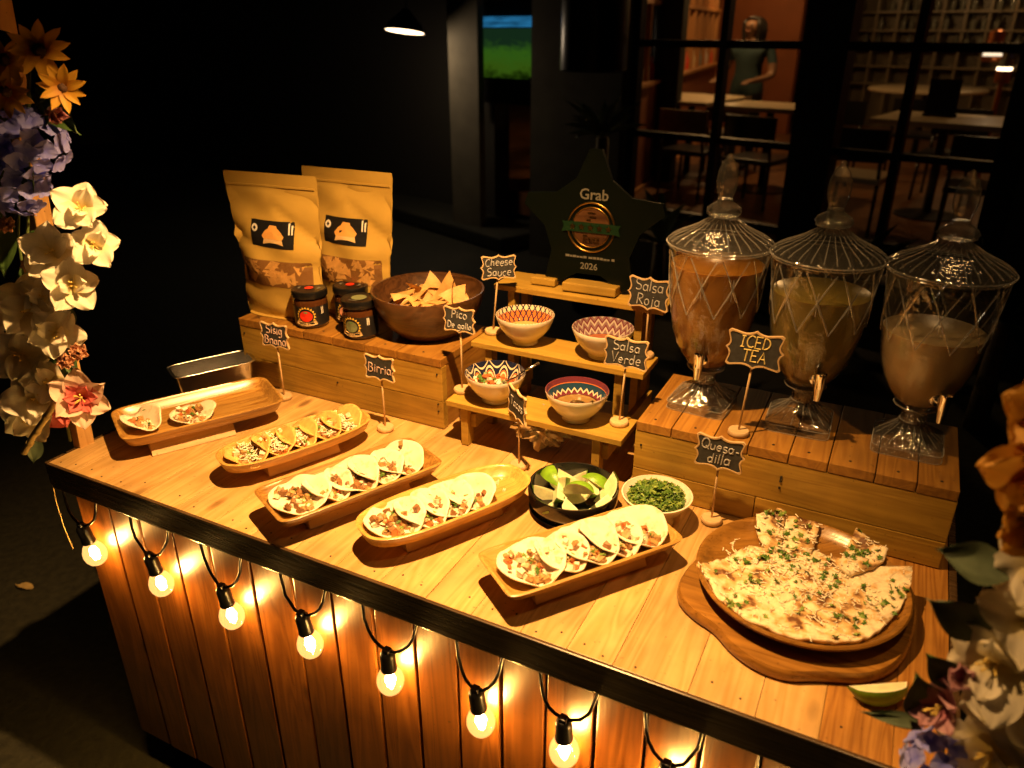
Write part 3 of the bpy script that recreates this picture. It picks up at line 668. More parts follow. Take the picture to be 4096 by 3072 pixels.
for i in range(9): shred(b, (rg.uniform(.07, .10), rg.uniform(1.02, 1.06), TZ + .031), rg.uniform(.008, .018), .0009, 0, rg, .02)
o = b.build('loose_cheese', MT['cheese']); tag(o, 'loose shreds of cheese scattered on the empty part of the plate', 'cheese', kind='stuff')
# ------------------------------------------------------------------ crates
def crate(name, x0, x1, y0, y1, h, label, topn, rows, frontsplit):
    t = empty(name, ((x0 + x1) / 2, (y0 + y1) / 2, TZ + .0012)); tag(t, label, 'crate', 'wooden crates on the cart')
    W, D_ = x1 - x0, y1 - y0; th = .018
    zs = [0] + [h * r for r in rows] + [h - .0185]
    for k in range(len(zs) - 1):
        za, zb = zs[k] + .0006, zs[k + 1] - .0006
        segs = [(-W / 2, W / 2)] if k not in frontsplit else [(-W / 2, -W / 2 + W * frontsplit[k] - .0006), (-W / 2 + W * frontsplit[k] + .0006, W / 2)]
        for (a, b_) in segs:
            o = B().box((0, 0, 0), (b_ - a, th, zb - za), ch=.0012).build('front_board', MT['crate'], t, loc=((a + b_) / 2, -D_ / 2 + th / 2 + rnd.uniform(-.0012, .0012), (za + zb) / 2))
        B().box((0, 0, 0), (W, th, zb - za), ch=.0012).build('back_board', MT['crate'], t, loc=(0, D_ / 2 - th / 2, (za + zb) / 2))
        for s_ in (-1, 1):
            B().box((0, 0, 0), (th, D_ - 2 * th - .006, zb - za), ch=.0012).build('end_board', MT['cratetop'], t, loc=(s_ * (W / 2 - th / 2 - .002), 0, (za + zb) / 2))
    cuts = [0]; 
    for i in range(topn): cuts.append(cuts[-1] + rnd.uniform(.8, 1.2))
    cuts = [-W / 2 + W * c / cuts[-1] for c in cuts]
    for i in range(topn):
        a, b_ = cuts[i] + .0008, cuts[i + 1] - .0008
        o = B().box((0, 0, 0), (b_ - a, D_ + .002, .018), ch=.0015).build('top_board', MT['cratetop'], t, loc=((a + b_) / 2, 0, h - .009 + rnd.uniform(-.0008, 0)))
        B().lathe([(0, .0006), (.0022, .0006), (.0026, 0), (0, 0)], 8).build('nail', MT['black'], o, loc=(rnd.uniform(-.006, .006), -D_ / 2 + .02, .009))
    for k in range(6):
        B().lathe([(0, .0006), (.0018, .0006), (.0022, -.001), (0, -.001)], 8).build('nail', MT['black'], t, loc=(-W / 2 + rnd.choice([.012, .05, W - .012, W - .03, W * .5]), -D_ / 2 - .0012, h * rnd.uniform(.1, .8)), rot=(R(90), 0, 0))
    return t
crate('display_crate', -1.342, -.785, 1.226, 1.44, .162, 'pine crate carrying the snack pouches, sauce jars and chip bowl', 6, (.40,), {})
crate('display_crate', -.352, .158, 1.182, 1.412, .145, 'pine crate carrying the three glass drink dispensers', 8, (.34,), {0: .43})

# ------------------------------------------------------------------ printing helpers
def ngon(n, r, cx=0, cy=0, ph=0, ry=None): return [(cx + r * math.cos(ph + 2 * math.pi * i / n), cy + (ry or r) * math.sin(ph + 2 * math.pi * i / n)) for i in range(n)]
def rect(x0, y0, x1, y1): return [(x0, y0), (x1, y0), (x1, y1), (x0, y1)]
FONTC = {}
def text_polys(s, size):
    """built-in lettering as filled faces: list of (verts, faces) in the x-y plane, centred"""
    key = (s, size)
    if key in FONTC: return FONTC[key]
    c = bpy.data.curves.new('lettering', 'FONT'); c.body = s; c.size = size; c.align_x = 'CENTER'; c.align_y = 'CENTER'; c.resolution_u = 2; c.fill_mode = 'FRONT'; c.offset = size * .018
    o = bpy.data.objects.new('lettering', c); COL.objects.link(o)
    dg = bpy.context.evaluated_depsgraph_get(); me = bpy.data.meshes.new_from_object(o.evaluated_get(dg))
    r = ([v.co.copy() for v in me.vertices], [list(p.vertices) for p in me.polygons])
    bpy.data.objects.remove(o); bpy.data.curves.remove(c); bpy.data.meshes.remove(me); FONTC[key] = r; return r
class Print:
    """flat printing laid on a surface; f maps (x, y, lift) to a 3-D point"""
    def __init__(s, f): s.f = f; s.b = {}
    def poly(s, mat, pts, lift):
        n = len(pts); cx = sum(p[0] for p in pts) / n; cy = sum(p[1] for p in pts) / n
        d = []
        for i, p in enumerate(pts):
            q = pts[(i + 1) % n]; k = max(1, int(math.hypot(q[0] - p[0], q[1] - p[1]) / .006))
            d += [(p[0] + (q[0] - p[0]) * j / k, p[1] + (q[1] - p[1]) * j / k) for j in range(k)]
        vs = [s.f(cx, cy, lift)] + [s.f(x, y, lift) for x, y in d]
        s.b.setdefault(mat, B()).add(vs, [[0, i + 1, (i + 1) % len(d) + 1] for i in range(len(d))])
    def patch(s, mat, x0, y0, x1, y1, lift, nx=10, ny=6):
        vs = [s.f(x0 + (x1 - x0) * i / nx, y0 + (y1 - y0) * j / ny, lift) for j in range(ny + 1) for i in range(nx + 1)]
        s.b.setdefault(mat, B()).add(vs, [[j * (nx + 1) + i, j * (nx + 1) + i + 1, (j + 1) * (nx + 1) + i + 1, (j + 1) * (nx + 1) + i] for j in range(ny) for i in range(nx)])
    def text(s, mat, t, size, cx, cy, lift, bend=0, sx=1.0):
        v, f = text_polys(t, size); s.b.setdefault(mat, B()).add([s.f(cx + p.x * sx, cy + p.y + bend * p.x * p.x, lift) for p in v], f)
    def build(s, parent, names):
        for m, b in s.b.items():
            me = mesh(names.get(m, 'print'), b.v, b.f, False); put(names.get(m, 'print'), me, MT[m], parent)

# ------------------------------------------------------------------ kraft pouches
CRZ = TZ + .1635
MT['film'] = clear('pouch_window_film', (.96, .93, .88), 1.45, .12, bump=.4, bscale=30, base=.02)
def pouch(loc, rz, W, H_, lean, seed, label, skew=0.0):
    rg = random.Random(seed); t = empty('snack_pouch', loc, rz=rz); tag(t, label, 'pouch', 'kraft pouches of chips')
    nx, ny = 26, 34
    def prof(v):                                                  # half depth of the pouch up its height
        return .034 * max(0, math.sin(math.pi * min(1, (v * .98 + .16) / 1.05))) ** .8 * (1 - .72 * max(0, (v - .35) / .65)) if v < .93 else .0012
    def wid(v):
        base = .82 + .18 * v ** 1.2
        if v < .32: base = .90 - .16 * math.sin(math.pi * v / .32) ** 4 * .35
        return W / 2 * min(1, base if v > .45 else (.86 + .02 * math.sin(v * 14)))
    def P_(u, v, side, lift=0.0):
        d = prof(v) * (1 - abs(u) ** 2.4) * (1 if side < 0 else .8)
        k = .0025 * math.sin(u * 5 + v * 9 + seed) * (1 - abs(u)) + .0022 * math.sin(v * 23 + u * 3 + seed)
        cr = .004 * math.exp(-((v - .80 + .25 * abs(u)) / .03) ** 2) + .005 * math.exp(-((v - .47 + .1 * u) / .025) ** 2) * abs(u)
        rx = wid(v); x = u * rx + skew * v * v
        if v > .97: x *= 1 - .02 * ((v - .97) / .03) ** 2
        return Vector((x, side * (d + (k - cr if .04 < v < .9 else 0)) + lean * v + side * lift, v * H_))
    for nm, s_ in (('front_panel', -1), ('back_panel', 1)):
        vs = [P_(-1 + 2 * i / nx, j / ny, s_, .0003) for j in range(ny + 1) for i in range(nx + 1)]
        fs = [[j * (nx + 1) + i, j * (nx + 1) + i + 1, (j + 1) * (nx + 1) + i + 1, (j + 1) * (nx + 1) + i] for j in range(ny) for i in range(nx)]
        put(nm, mesh(nm, vs, fs), MT['kraft'], t)
    B().prism(sup2(.5 * W * .80, .030), 0, .001).build('gusset', MT['kraft'], t)
    f = lambda x, y, l: P_(x / wid(y / H_), y / H_, -1, l + .0004)
    pr = Print(f)
    # label
    yl = H_ * .60; pr.patch('black', -.058, yl - .029, .058, yl + .029, .0008, 12, 6)
    hill = [(-.030, -.004), (-.020, .008), (-.013, .012), (-.008, .020), (.010, .019), (.012, .014), (.020, .008), (.030, -.003), (.026, -.010), (-.026, -.010)]
    pr.poly('orange_print', [(x + .004, yl + y) for x, y in hill], .0014)
    pr.poly('cream_print', [(x + .004, yl + y) for x, y in ((-.028, -.022), (-.024, -.010), (.026, -.010), (.030, -.022), (.020, -.018), (-.018, -.018))], .0018)
    pr.poly('white_print', ngon(18, .0085, -.046, yl + .012), .0014); pr.poly('black', ngon(4, .0045, -.046, yl + .012), .0019)
    for x in (.046, .053): pr.poly('white_print', rect(x - .0018, yl + .002, x + .0018, yl + .026), .0014)
    # window strip with chips behind film
    y0, y1 = H_ * .24, H_ * .42
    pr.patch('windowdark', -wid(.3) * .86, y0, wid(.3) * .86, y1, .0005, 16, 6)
    pr.build(t, {'black': 'label', 'orange_print': 'label_picture', 'cream_print': 'label_banner', 'white_print': 'label_marks', 'windowdark': 'window'})
    b = B()
    for k in range(26):
        x = rg.uniform(-.8, .8) * wid(.3) * .86; y = rg.uniform(y0 + .008, y1 - .004); a = rg.uniform(0, 6.28); r = rg.uniform(.012, .022)
        tri = [(x + r * math.cos(a + q), y + r * math.sin(a + q)) for q in (0, 2.1, 4.2)]
        tri = [(min(wid(.3) * .85, max(-wid(.3) * .85, px)), min(y1, max(y0, py))) for px, py in tri]
        b.add([f(px, py, .0011 + .0008 * rg.random()) for px, py in tri], [[0, 1, 2]])
    o = b.build('chips_in_window', MT['chip'], t); tag(o, kind='stuff')
    vs = [f(-wid(.3) * .86 + 2 * wid(.3) * .86 * i / 16, y0 + (y1 - y0) * j / 6, .0026) for j in range(7) for i in range(17)]
    put('window_film', mesh('window_film', vs, [[j * 17 + i, j * 17 + i + 1, (j + 1) * 17 + i + 1, (j + 1) * 17 + i] for j in range(6) for i in range(16)]), MT['film'], t)
    B().box((skew, -.0 + lean * .92 - .002, H_ * .915), (W * .94, .002, .004)).build('zip_seal', MT['kraft'], t)
    return t
def sup2(hx, hy): return [(v.x, v.y) for v in sup(32, hx, hy, 2.6, 0)]
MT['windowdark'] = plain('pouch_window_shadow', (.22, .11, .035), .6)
pouch((-1.252, 1.292, CRZ), R(6), .250, .325, .012, 1, 'kraft pouch with a black label, nearer one behind the salsa jars', skew=-.012)
pouch((-1.118, 1.378, CRZ), R(2), .246, .332, .010, 2, 'kraft pouch with a black label, half hidden behind the other pouch')

# ------------------------------------------------------------------ salsa jars
MT['jarglass'] = plain('dark_sauce_in_glass', (.07, .025, .008), .08, coat=.8)
def jar(loc, rz, fruit, words, label, green=False):
    t = empty('salsa_jar', loc, rz=rz); tag(t, label, 'jar', 'salsa jars on the crate'); r = .0375
    B().lathe([(0, 0), (.030, 0), (.0355, .003), (r, .009), (r, .060), (.0365, .064), (.034, .067), (.034, .070), (0, .070)], 44).build('glass_body', MT['jarglass'], t, smooth=50)
    lid = B().lathe([(.0365, .070), (.0395, .0705), (.0400, .072), (.0400, .082), (.0390, .0850), (.036, .0862), (.0355, .0858), (0, .0858)], 48).build('lid', MT['blackplastic'], t, smooth=45)
    f = lambda x, y, l: Vector((math.sin(x / r) * (r + .0004 + l), -math.cos(x / r) * (r + .0004 + l), y))
    pr = Print(f); pr.patch('black', -.085, .008, .085, .0525, .0002, 48, 2)
    cy = .031
    for k in range(13):
        a = R(-25 + 230 * k / 12); c, s_ = math.cos(a), math.sin(a)
        pr.poly('yellow_print', [(.0175 * c - .0028 * s_, cy + .0175 * s_ + .0028 * c), (.0225 * c, cy + .0225 * s_), (.0175 * c + .0028 * s_, cy + .0175 * s_ - .0028 * c)], .0006)
    pr.poly(fruit, ngon(26, .0145, 0, cy, 0, .0125), .0009)
    pr.poly('green_print', [(-.006, cy + .0085), (-.002, cy + .008), (0, cy + .006), (.002, cy + .008), (.006, cy + .0085), (.002, cy + .011), (-.002, cy + .011)], .0013)
    pr.poly('cream_print', [(-.024, .0125), (-.021, .0205), (-.012, .0175), (0, .0165), (.012, .0175), (.021, .0205), (.024, .0125), (.012, .0095), (0, .0085), (-.012, .0095)], .0017)
    pr.text('black', words, .0070, 0, .0128, .0021, bend=6, sx=.92)
    for x in (.036, .0395): pr.poly('white_print', rect(x - .001, .034, x + .001, .050), .0006)
    pr.poly('white_print', rect(-.018, .0063 + .003, -.004, .0070 + .003), .0006)
    pr.build(t, {'black': 'label', 'yellow_print': 'sun_rays', 'cream_print': 'banner', 'white_print': 'label_marks', 'green_print': 'fruit_stalk', 'red_print': 'fruit_picture', 'peach_print': 'fruit_picture', 'olive_print': 'fruit_picture'})
    fl = lambda x, y, l: Vector((x, y, .0860 + l)); pl = Print(fl)
    if green:
        pl.poly('olive_print', ngon(16, .017), .0004); pl.poly('greyprint', rect(-.011, -.024, .011, -.0215), .0004)
    else:
        pl.poly('red_print', ngon(18, .010), .0004)
        for s_ in (-1, 1): pl.poly('greyprint', [(s_ * .0185, .008), (s_ * .024, .006), (s_ * .026, 0), (s_ * .024, -.006), (s_ * .0185, -.008), (s_ * .021, 0)], .0004)
    pl.build(lid, {'olive_print': 'lid_picture', 'red_print': 'lid_picture', 'greyprint': 'lid_marks'})
    return t
MT['peach_print'] = plain('peach_print', (.72, .33, .22), .45); MT['olive_print'] = plain('olive_print', (.16, .19, .10), .5)
jar((-1.158, 1.272, CRZ), R(22), 'red_print', 'SALSA ROJA', 'salsa jar with a red tomato on its label, in front of the near pouch')
jar((-1.092, 1.335, CRZ), R(14), 'peach_print', 'PICO DE GALLO', 'salsa jar with a pale red label picture, half hidden behind the green-fruit jar')
jar((-1.016, 1.268, CRZ), R(4), 'olive_print', 'SALSA VERDE', 'salsa jar with a green tomatillo on its label', green=True)

# ------------------------------------------------------------------ chip bowl
wb = B().lathe([(0, 0), (.062, 0), (.072, .004), (.098, .030), (.117, .068), (.1245, .098), (.1235, .101), (.119, .100), (.111, .070), (.092, .036), (.06, .014), (0, .011)], 72).build('chip_bowl', MT['bowlwood'], None, smooth=50, loc=(-.893, 1.352, CRZ))
tag(wb, 'dark turned wooden bowl of tortilla chips on the crate', 'bowl')
rg = random.Random(12); cme = None
def chip_mesh():
    vs = []; n = 6
    for i in range(n + 1):
        for j in range(n + 1 - i):
            a, b_ = i / n, j / n; p = Vector((0, .036, 0)) * (1 - a - b_) + Vector((-.033, -.022, 0)) * a + Vector((.033, -.022, 0)) * b_
            p.z = .010 * math.sin(p.x * 45 + .4) + .006 * math.sin(p.y * 60 + p.x * 30); vs.append(p)
    idx = {}; k = 0
    for i in range(n + 1):
        for j in range(n + 1 - i): idx[(i, j)] = k; k += 1
    fs = []
    for i in range(n):
        for j in range(n - i):
            fs.append([idx[(i, j)], idx[(i + 1, j)], idx[(i, j + 1)]])
            if i + j < n - 1: fs.append([idx[(i + 1, j)], idx[(i + 1, j + 1)], idx[(i, j + 1)]])
    return mesh('tortilla_chip', vs, fs)
cme = chip_mesh()
for i in range(26):
    q = rg.uniform(0, 6.28); rr = .078 * math.sqrt(rg.random()); h = .055 + .030 * (1 - (rr / .09) ** 2) * rg.random() + .012 * rg.random()
    tilt = rg.uniform(-.5, .5) if rr < .05 else rg.uniform(-.7, .7)
    o = put('tortilla_chip', cme, MT['chip'], None, loc=(-.893 + rr * math.cos(q), 1.352 + rr * math.sin(q), CRZ + h), rot=(tilt, rg.uniform(-.6, .6), rg.uniform(0, 6.28)), scale=rg.uniform(.8, 1.05))
    tag(o, 'tortilla chip heaped in the dark wooden bowl', 'chip', 'chips in the wooden bowl')
for (x, y, z, a, b_, c_) in ((-.862, 1.385, .092, 62, 5, 20), (-.835, 1.370, .088, 66, -20, -40), (-.905, 1.385, .086, 58, 10, 65)):
    o = put('tortilla_chip', cme, MT['chip'], None, loc=(x, y, CRZ + z), rot=(R(a), R(b_), R(c_)), scale=1.15); tag(o, 'tortilla chip standing upright among the chips in the wooden bowl', 'chip', 'chips in the wooden bowl')

# ------------------------------------------------------------------ three-step riser
rs = empty('stepped_riser', (-.562, 1.34, TZ + .0012)); tag(rs, 'three-step pine riser holding the patterned sauce bowls', 'riser')
RO = Vector((-.562, 1.34, TZ + .0012))
tiers = [(.100, 1.178, 1.272), (.190, 1.284, 1.378), (.285, 1.388, 1.492)]
for z, y0, y1 in tiers:
    B().box((0, 0, 0), (.372, y1 - y0, .012), ch=.0015).build('step_board', MT['riser'], rs, loc=(0, (y0 + y1) / 2 - RO.y, z - .006 - .0012))
for x in (-.150, .134):
    for z, y0, y1 in tiers:
        B().box((0, 0, 0), (.016, .024, z - .0132), ch=.001).build('leg', MT['riser'], rs, loc=(x, y0 + .022 - RO.y, (z - .0132) / 2))
    B().box((0, 0, 0), (.012, .27, .030), ch=.001).build('side_rail', MT['riser'], rs, loc=(x + .0141, 1.335 - RO.y, .055))
    B().box((0, 0, 0), (.016, .024, .2715), ch=.001).build('leg', MT['riser'], rs, loc=(x, 1.475 - RO.y, .2715 / 2))
# crumpled clear wrap stuffed under the riser
bm = bmesh.new(); bmesh.ops.create_icosphere(bm, subdivisions=4, radius=1); rg = random.Random(8)
for v in bm.verts:
    n = 1 + .35 * math.sin(v.co.x * 7 + 1) * math.sin(v.co.y * 9) + .25 * math.sin(v.co.z * 13 + v.co.x * 5) + rg.uniform(-.10, .10); v.co = Vector((v.co.x * .050 * n, v.co.y * .026 * n, v.co.z * .028 * n))
zmn = min(v.co.z for v in bm.verts)
for v in bm.verts: v.co.z -= zmn
me = bpy.data.meshes.new('plastic_wrap'); bm.to_mesh(me); bm.free()
o = put('plastic_wrap', me, MT['foil'], None, loc=(-.568, 1.245, TZ + .0012), scale=(.95, 1.0, 1.25)); tag(o, 'crumpled shiny plastic wrap under the lowest riser step', 'plastic wrap')

# ------------------------------------------------------------------ patterned bowls
def bowlpat(kind):
    """glazed pattern round the inside of the bowl: angle and height drive bands of arches, zigzags and dots"""
    m, n, p = newmat('bowl_glaze_' + kind); L = n.links.new
    tc = N(n, 'ShaderNodeTexCoord'); sp = N(n, 'ShaderNodeSeparateXYZ'); L(tc.outputs['Object'], sp.inputs[0])
    at = N(n, 'ShaderNodeMath', operation='ARCTAN2'); L(sp.outputs[1], at.inputs[0]); L(sp.outputs[0], at.inputs[1])
    def mth(op, a, b=None, c=None):
        x = N(n, 'ShaderNodeMath', operation=op)
        for i, q in enumerate((a, b, c)):
            if q is None: continue
            if hasattr(q, 'links') or hasattr(q, 'is_linked'): L(q, x.inputs[i])
            else: x.inputs[i].default_value = q
        return x.outputs[0]
    def mix(f, a, b):
        x = N(n, 'ShaderNodeMix', data_type='RGBA'); L(f, x.inputs[0])
        for i, q in ((6, a), (7, b)):
            if isinstance(q, tuple): x.inputs[i].default_value = (*q, 1)
            else: L(q, x.inputs[i])
        return x.outputs[2]
    z = mth('MULTIPLY_ADD', sp.outputs[2], 1 / .035, -.022 / .035)      # 0 at the sauce line .. 1 at the rim
    def tri(k, ph=0.0): 
        a = mth('MULTIPLY_ADD', at.outputs[0], k / (2 * math.pi), ph + 10); return mth('PINGPONG', a, .5)   # 0..0.5
    cream = (.74, .66, .52); navy = (.015, .02, .06); orange = (.62, .19, .05); plum = (.16, .035, .06); teal = (.02, .06, .12)
    if kind == 'scale':                                               # orange scales outlined in dark, cream hearts
        a = mth('MULTIPLY', tri(14), 2.0); line = mth('ABSOLUTE', mth('SUBTRACT', mth('FRACT', mth('ADD', mth('MULTIPLY', z, 1.6), a)), .5)); b_ = mth('ABSOLUTE', mth('SUBTRACT', mth('FRACT', mth('SUBTRACT', mth('MULTIPLY', z, 1.6), a)), .5))
        dark = mth('LESS_THAN', mth('MINIMUM', line, b_), .11); col = mix(dark, mix(mth('GREATER_THAN', z, .80), orange, cream), navy)
    elif kind == 'arch':                                              # navy ground, cream pointed arches with orange hearts
        a = mth('MULTIPLY', tri(11), 2.0); h = mth('ADD', z, mth('MULTIPLY', mth('MULTIPLY', a, a), .9))
        line = mth('LESS_THAN', mth('ABSOLUTE', mth('SUBTRACT', h, .78)), .07); inner = mth('LESS_THAN', h, .60); ring = mth('LESS_THAN', mth('ABSOLUTE', mth('SUBTRACT', h, .45)), .05)
        col = mix(line, mix(inner, navy, mix(ring, orange, cream)), cream)
        a2 = mth('MULTIPLY', tri(11, .5), 2.0); h2 = mth('SUBTRACT', z, mth('MULTIPLY', mth('MULTIPLY', a2, a2), .5)); col = mix(mth('LESS_THAN', mth('ABSOLUTE', mth('SUBTRACT', h2, .72)), .05), col, cream)
    elif kind == 'zigzag':                                            # plum band, navy band with a cream zigzag, dots below
        a = mth('MULTIPLY', tri(26), 2.0); h = mth('SUBTRACT', z, mth('MULTIPLY', a, .20))
        line = mth('LESS_THAN', mth('ABSOLUTE', mth('SUBTRACT', h, .30)), .05); col = mix(mth('GREATER_THAN', z, .80), mix(mth('GREATER_THAN', h, .30), plum, teal), plum)
        col = mix(line, col, cream); col = mix(mth('LESS_THAN', mth('ABSOLUTE', mth('SUBTRACT', z, .80)), .022), col, orange)
        d = mth('GREATER_THAN', mth('ADD', mth('MULTIPLY', tri(26, .5), 2), mth('MULTIPLY', mth('ABSOLUTE', mth('SUBTRACT', z, .14)), -5)), .62); col = mix(d, col, cream)
    else:                                                             # fine plum and grey lace
        a = mth('MULTIPLY', tri(22), 2.0); h = mth('FRACT', mth('ADD', mth('MULTIPLY', z, 2.3), mth('MULTIPLY', a, .7))); col = mix(mth('LESS_THAN', h, .32), mix(mth('LESS_THAN', h, .6), (.22, .14, .16), plum), (.46, .42, .40))
    L(col, p.inputs['Base Color']); p.inputs['Roughness'].default_value = .12; p.inputs['Coat Weight'].default_value = .5
    return m
MT['spoon'] = plain('steel_spoon', (.75, .75, .76), .15, metal=1)
def sauce_bowl(loc, kind, sauce, label, spoon=None, lumps=0, rz=0):
    t = empty('sauce_bowl', loc, rz=rz); tag(t, label, 'bowl', 'patterned sauce bowls on the riser')
    prof = [(0, 0), (.026, 0), (.0275, .001), (.0265, .007), (.030, .010), (.041, .020), (.051, .034), (.058, .050), (.0605, .0595), (.060, .0606)]
    inn = [(.060, .0606), (.0585, .0605), (.056, .050), (.049, .034), (.039, .0215), (.028, .0135), (0, .0125)]
    B().lathe(prof, 56, caps=False).build('bowl', MT['ceramic'], t, smooth=50)
    B().lathe(inn, 56, caps=False).build('glazed_inside', bowlpat(kind), t, smooth=50)
    sr = .0455; 
    so = B().lathe([(0, .0305), (sr * .5, .031), (sr * .9, .0300), (sr, .0296)], 40, rf=lambda q, i, z: 1 + .02 * math.sin(3 * q + i)).build('sauce', sauce, t, smooth=True)
    if lumps:
        rg = random.Random(77); b = B()
        for k in range(lumps):
            q = rg.uniform(0, 6.28); rr = sr * .85 * math.sqrt(rg.random()); chunk(b, (rr * math.cos(q) - .008, rr * math.sin(q) * .9, .033 + .010 * rg.random() * (1 - rr / sr) + .004 * (1 if rr * math.cos(q) < 0 else 0)), rg.uniform(.004, .0075), rg.choice([0, 0, 0, 1, 2]), rg)
        o = b.build('diced_salsa', [MT['salsared'], MT['onion'], MT['cilantro']], t); tag(o, kind='stuff')
    if spoon:
        a, out = spoon; d = Vector((math.cos(a), math.sin(a), 0))
        B().tube([d * .01 + Vector((0, 0, .034)), d * .04 + Vector((0, 0, .047)), d * .060 + Vector((0, 0, .0625)), d * (.060 + out) + Vector((0, 0, .0625 + out * .55))], [.0035, .0022, .0022, .0034], 8).build('spoon', MT['spoon'], t, smooth=True)
        B().lathe([(0, -.003), (.008, -.002), (.0125, .001), (.0115, .001), (.007, -.001), (0, -.002)], 18).build('spoon_bowl', MT['spoon'], t, smooth=True, loc=d * .006 + Vector((0, 0, .034)), scale=(1.3, 1, 1))
    return t
MT['salsared'] = plain('pico_dice', (.42, .11, .035), .3, var=.3, vscale=200)
SA = {k: plain('sauce_' + k, c, .15, var=.15, vscale=60) for k, c in dict(cheese=(.62, .42, .16), roja=(.30, .09, .03), pico=(.33, .09, .03), verde=(.26, .16, .05)).items()}
RZ1, RZ2 = TZ + .1005, TZ + .1905
sauce_bowl((-.646, 1.331, RZ2), 'scale', SA['cheese'], 'cream bowl with orange scale pattern, holding pale cheese sauce', rz=.3)
sauce_bowl((-.478, 1.333, RZ2), 'lace', SA['roja'], 'cream bowl with fine plum lace pattern behind the Salsa Verde sign', rz=.1)
sauce_bowl((-.660, 1.226, RZ1), 'arch', SA['pico'], 'cream bowl with navy and orange arches, holding chunky pico', spoon=(R(30), .028), lumps=60)
sauce_bowl((-.484, 1.224, RZ1), 'zigzag', SA['verde'], 'cream bowl with blue zigzag band beside the Tacos sign', spoon=(R(-40), .0))

# ------------------------------------------------------------------ green star award on the top step
aw = empty('star_award', (-.553, 1.44, TZ + .2862), rot=(R(-3), 0, R(2))); tag(aw, 'dark green star-shaped award with gold medal on the top step', 'award')
pts = []
for k in range(10):
    a = R(90 + 36 * k); r = .180 if k % 2 == 0 else .082
    if k in (4, 6): r = .172
    pts.append((r * math.cos(a), r * math.sin(a)))
pts = smooth_poly(pts, 1)
ymin = min(p[1] for p in pts)
st = B().prism([(x, y - ymin + .004) for x, y in pts], -.006, .006).xf(Matrix.Rotation(R(90), 4, 'X')).build('star_panel', MT['green'], aw, smooth=30)
cy0 = -ymin + .004
f = lambda x, y, l: Vector((x, -.0062 - l, y)); pr = Print(f)
pr.text('greyprint', 'Grab', .030, .002, cy0 + .064, .0006)
pr.build(aw, {'greyprint': 'lettering'}); pr = Print(f); pr.text('greyprint', '2026', .019, 0, cy0 - .080, .0006); pr.build(aw, {'greyprint': 'lettering'}); pr = Print(f)
rg = random.Random(2); x = -.052
while x < .052:                                                       # a line of print too small to read
    wd = rg.uniform(.004, .009); pr.poly('greyprint', rect(x, cy0 - .0615 - .0022, x + wd, cy0 - .0615 + rg.uniform(.001, .003)), .0006); x += wd + rg.choice([.0012, .0012, .004])
pr.build(aw, {'greyprint': 'small_print'}); tag(aw.children[-1], kind='stuff')
b = B()
for R0, rr in ((.049, .0022), (.040, .0014)):
    b.tube([Vector((R0 * math.cos(q), -.0075, R0 * math.sin(q))) for q in [2 * math.pi * k / 48 for k in range(49)]], rr, 6, caps=False)
md = b.build('medal_rings', MT['gold'], aw, smooth=True, loc=(0, 0, cy0))
B().lathe([(0, 0), (.0385, 0), (.0385, .0008), (0, .0010)], 40).xf(Matrix.Rotation(R(90), 4, 'X')).build('medal_face', MT['edgebrown'] if 'edgebrown' in MT else MT['bowlwood'], aw, loc=(0, -.0066, cy0))
pr = Print(f)
pr.poly('ribbon', [(-.054, cy0 - .010), (-.052, cy0 + .010), (.052, cy0 + .010), (.054, cy0 - .010)], .0042)
pr.poly('ribbon', [(-.062, cy0 - .013), (-.058, cy0), (-.062, cy0 + .010), (-.050, cy0 + .008), (-.050, cy0 - .010)], .0030); pr.poly('ribbon', [(.062, cy0 - .013), (.058, cy0), (.062, cy0 + .010), (.050, cy0 + .008), (.050, cy0 - .010)], .0030)
for k in range(5):
    sx = -.038 + .019 * k; pr.poly('gold', [(sx + (.0078 if q % 2 == 0 else .0034) * math.cos(R(90 + 36 * q)), cy0 + (.0078 if q % 2 == 0 else .0034) * math.sin(R(90 + 36 * q))) for q in range(10)], .0052)
pr.text('gold', 'Eats', .022, .002, cy0 - .024, .0030)
pr.poly('gold', rect(-.008, cy0 + .028, .008, cy0 + .0305), .003); pr.poly('gold', rect(-.004, cy0 + .020, .010, cy0 + .0225), .003); pr.poly('gold', rect(-.010, cy0 + .014, .0, cy0 + .0165), .003)
pr.build(aw, {'ribbon': 'ribbon', 'gold': 'gold_emblem'})
o = B().box((0, 0, 0), (.115, .05, .018), ch=.003).build('award_foot', MT['riser'], aw, loc=(.012, -.012, .009)); 
o = B().box((0, 0, 0), (.055, .03, .016), ch=.003).build('award_foot', MT['riser'], aw, loc=(-.095, -.006, .008))

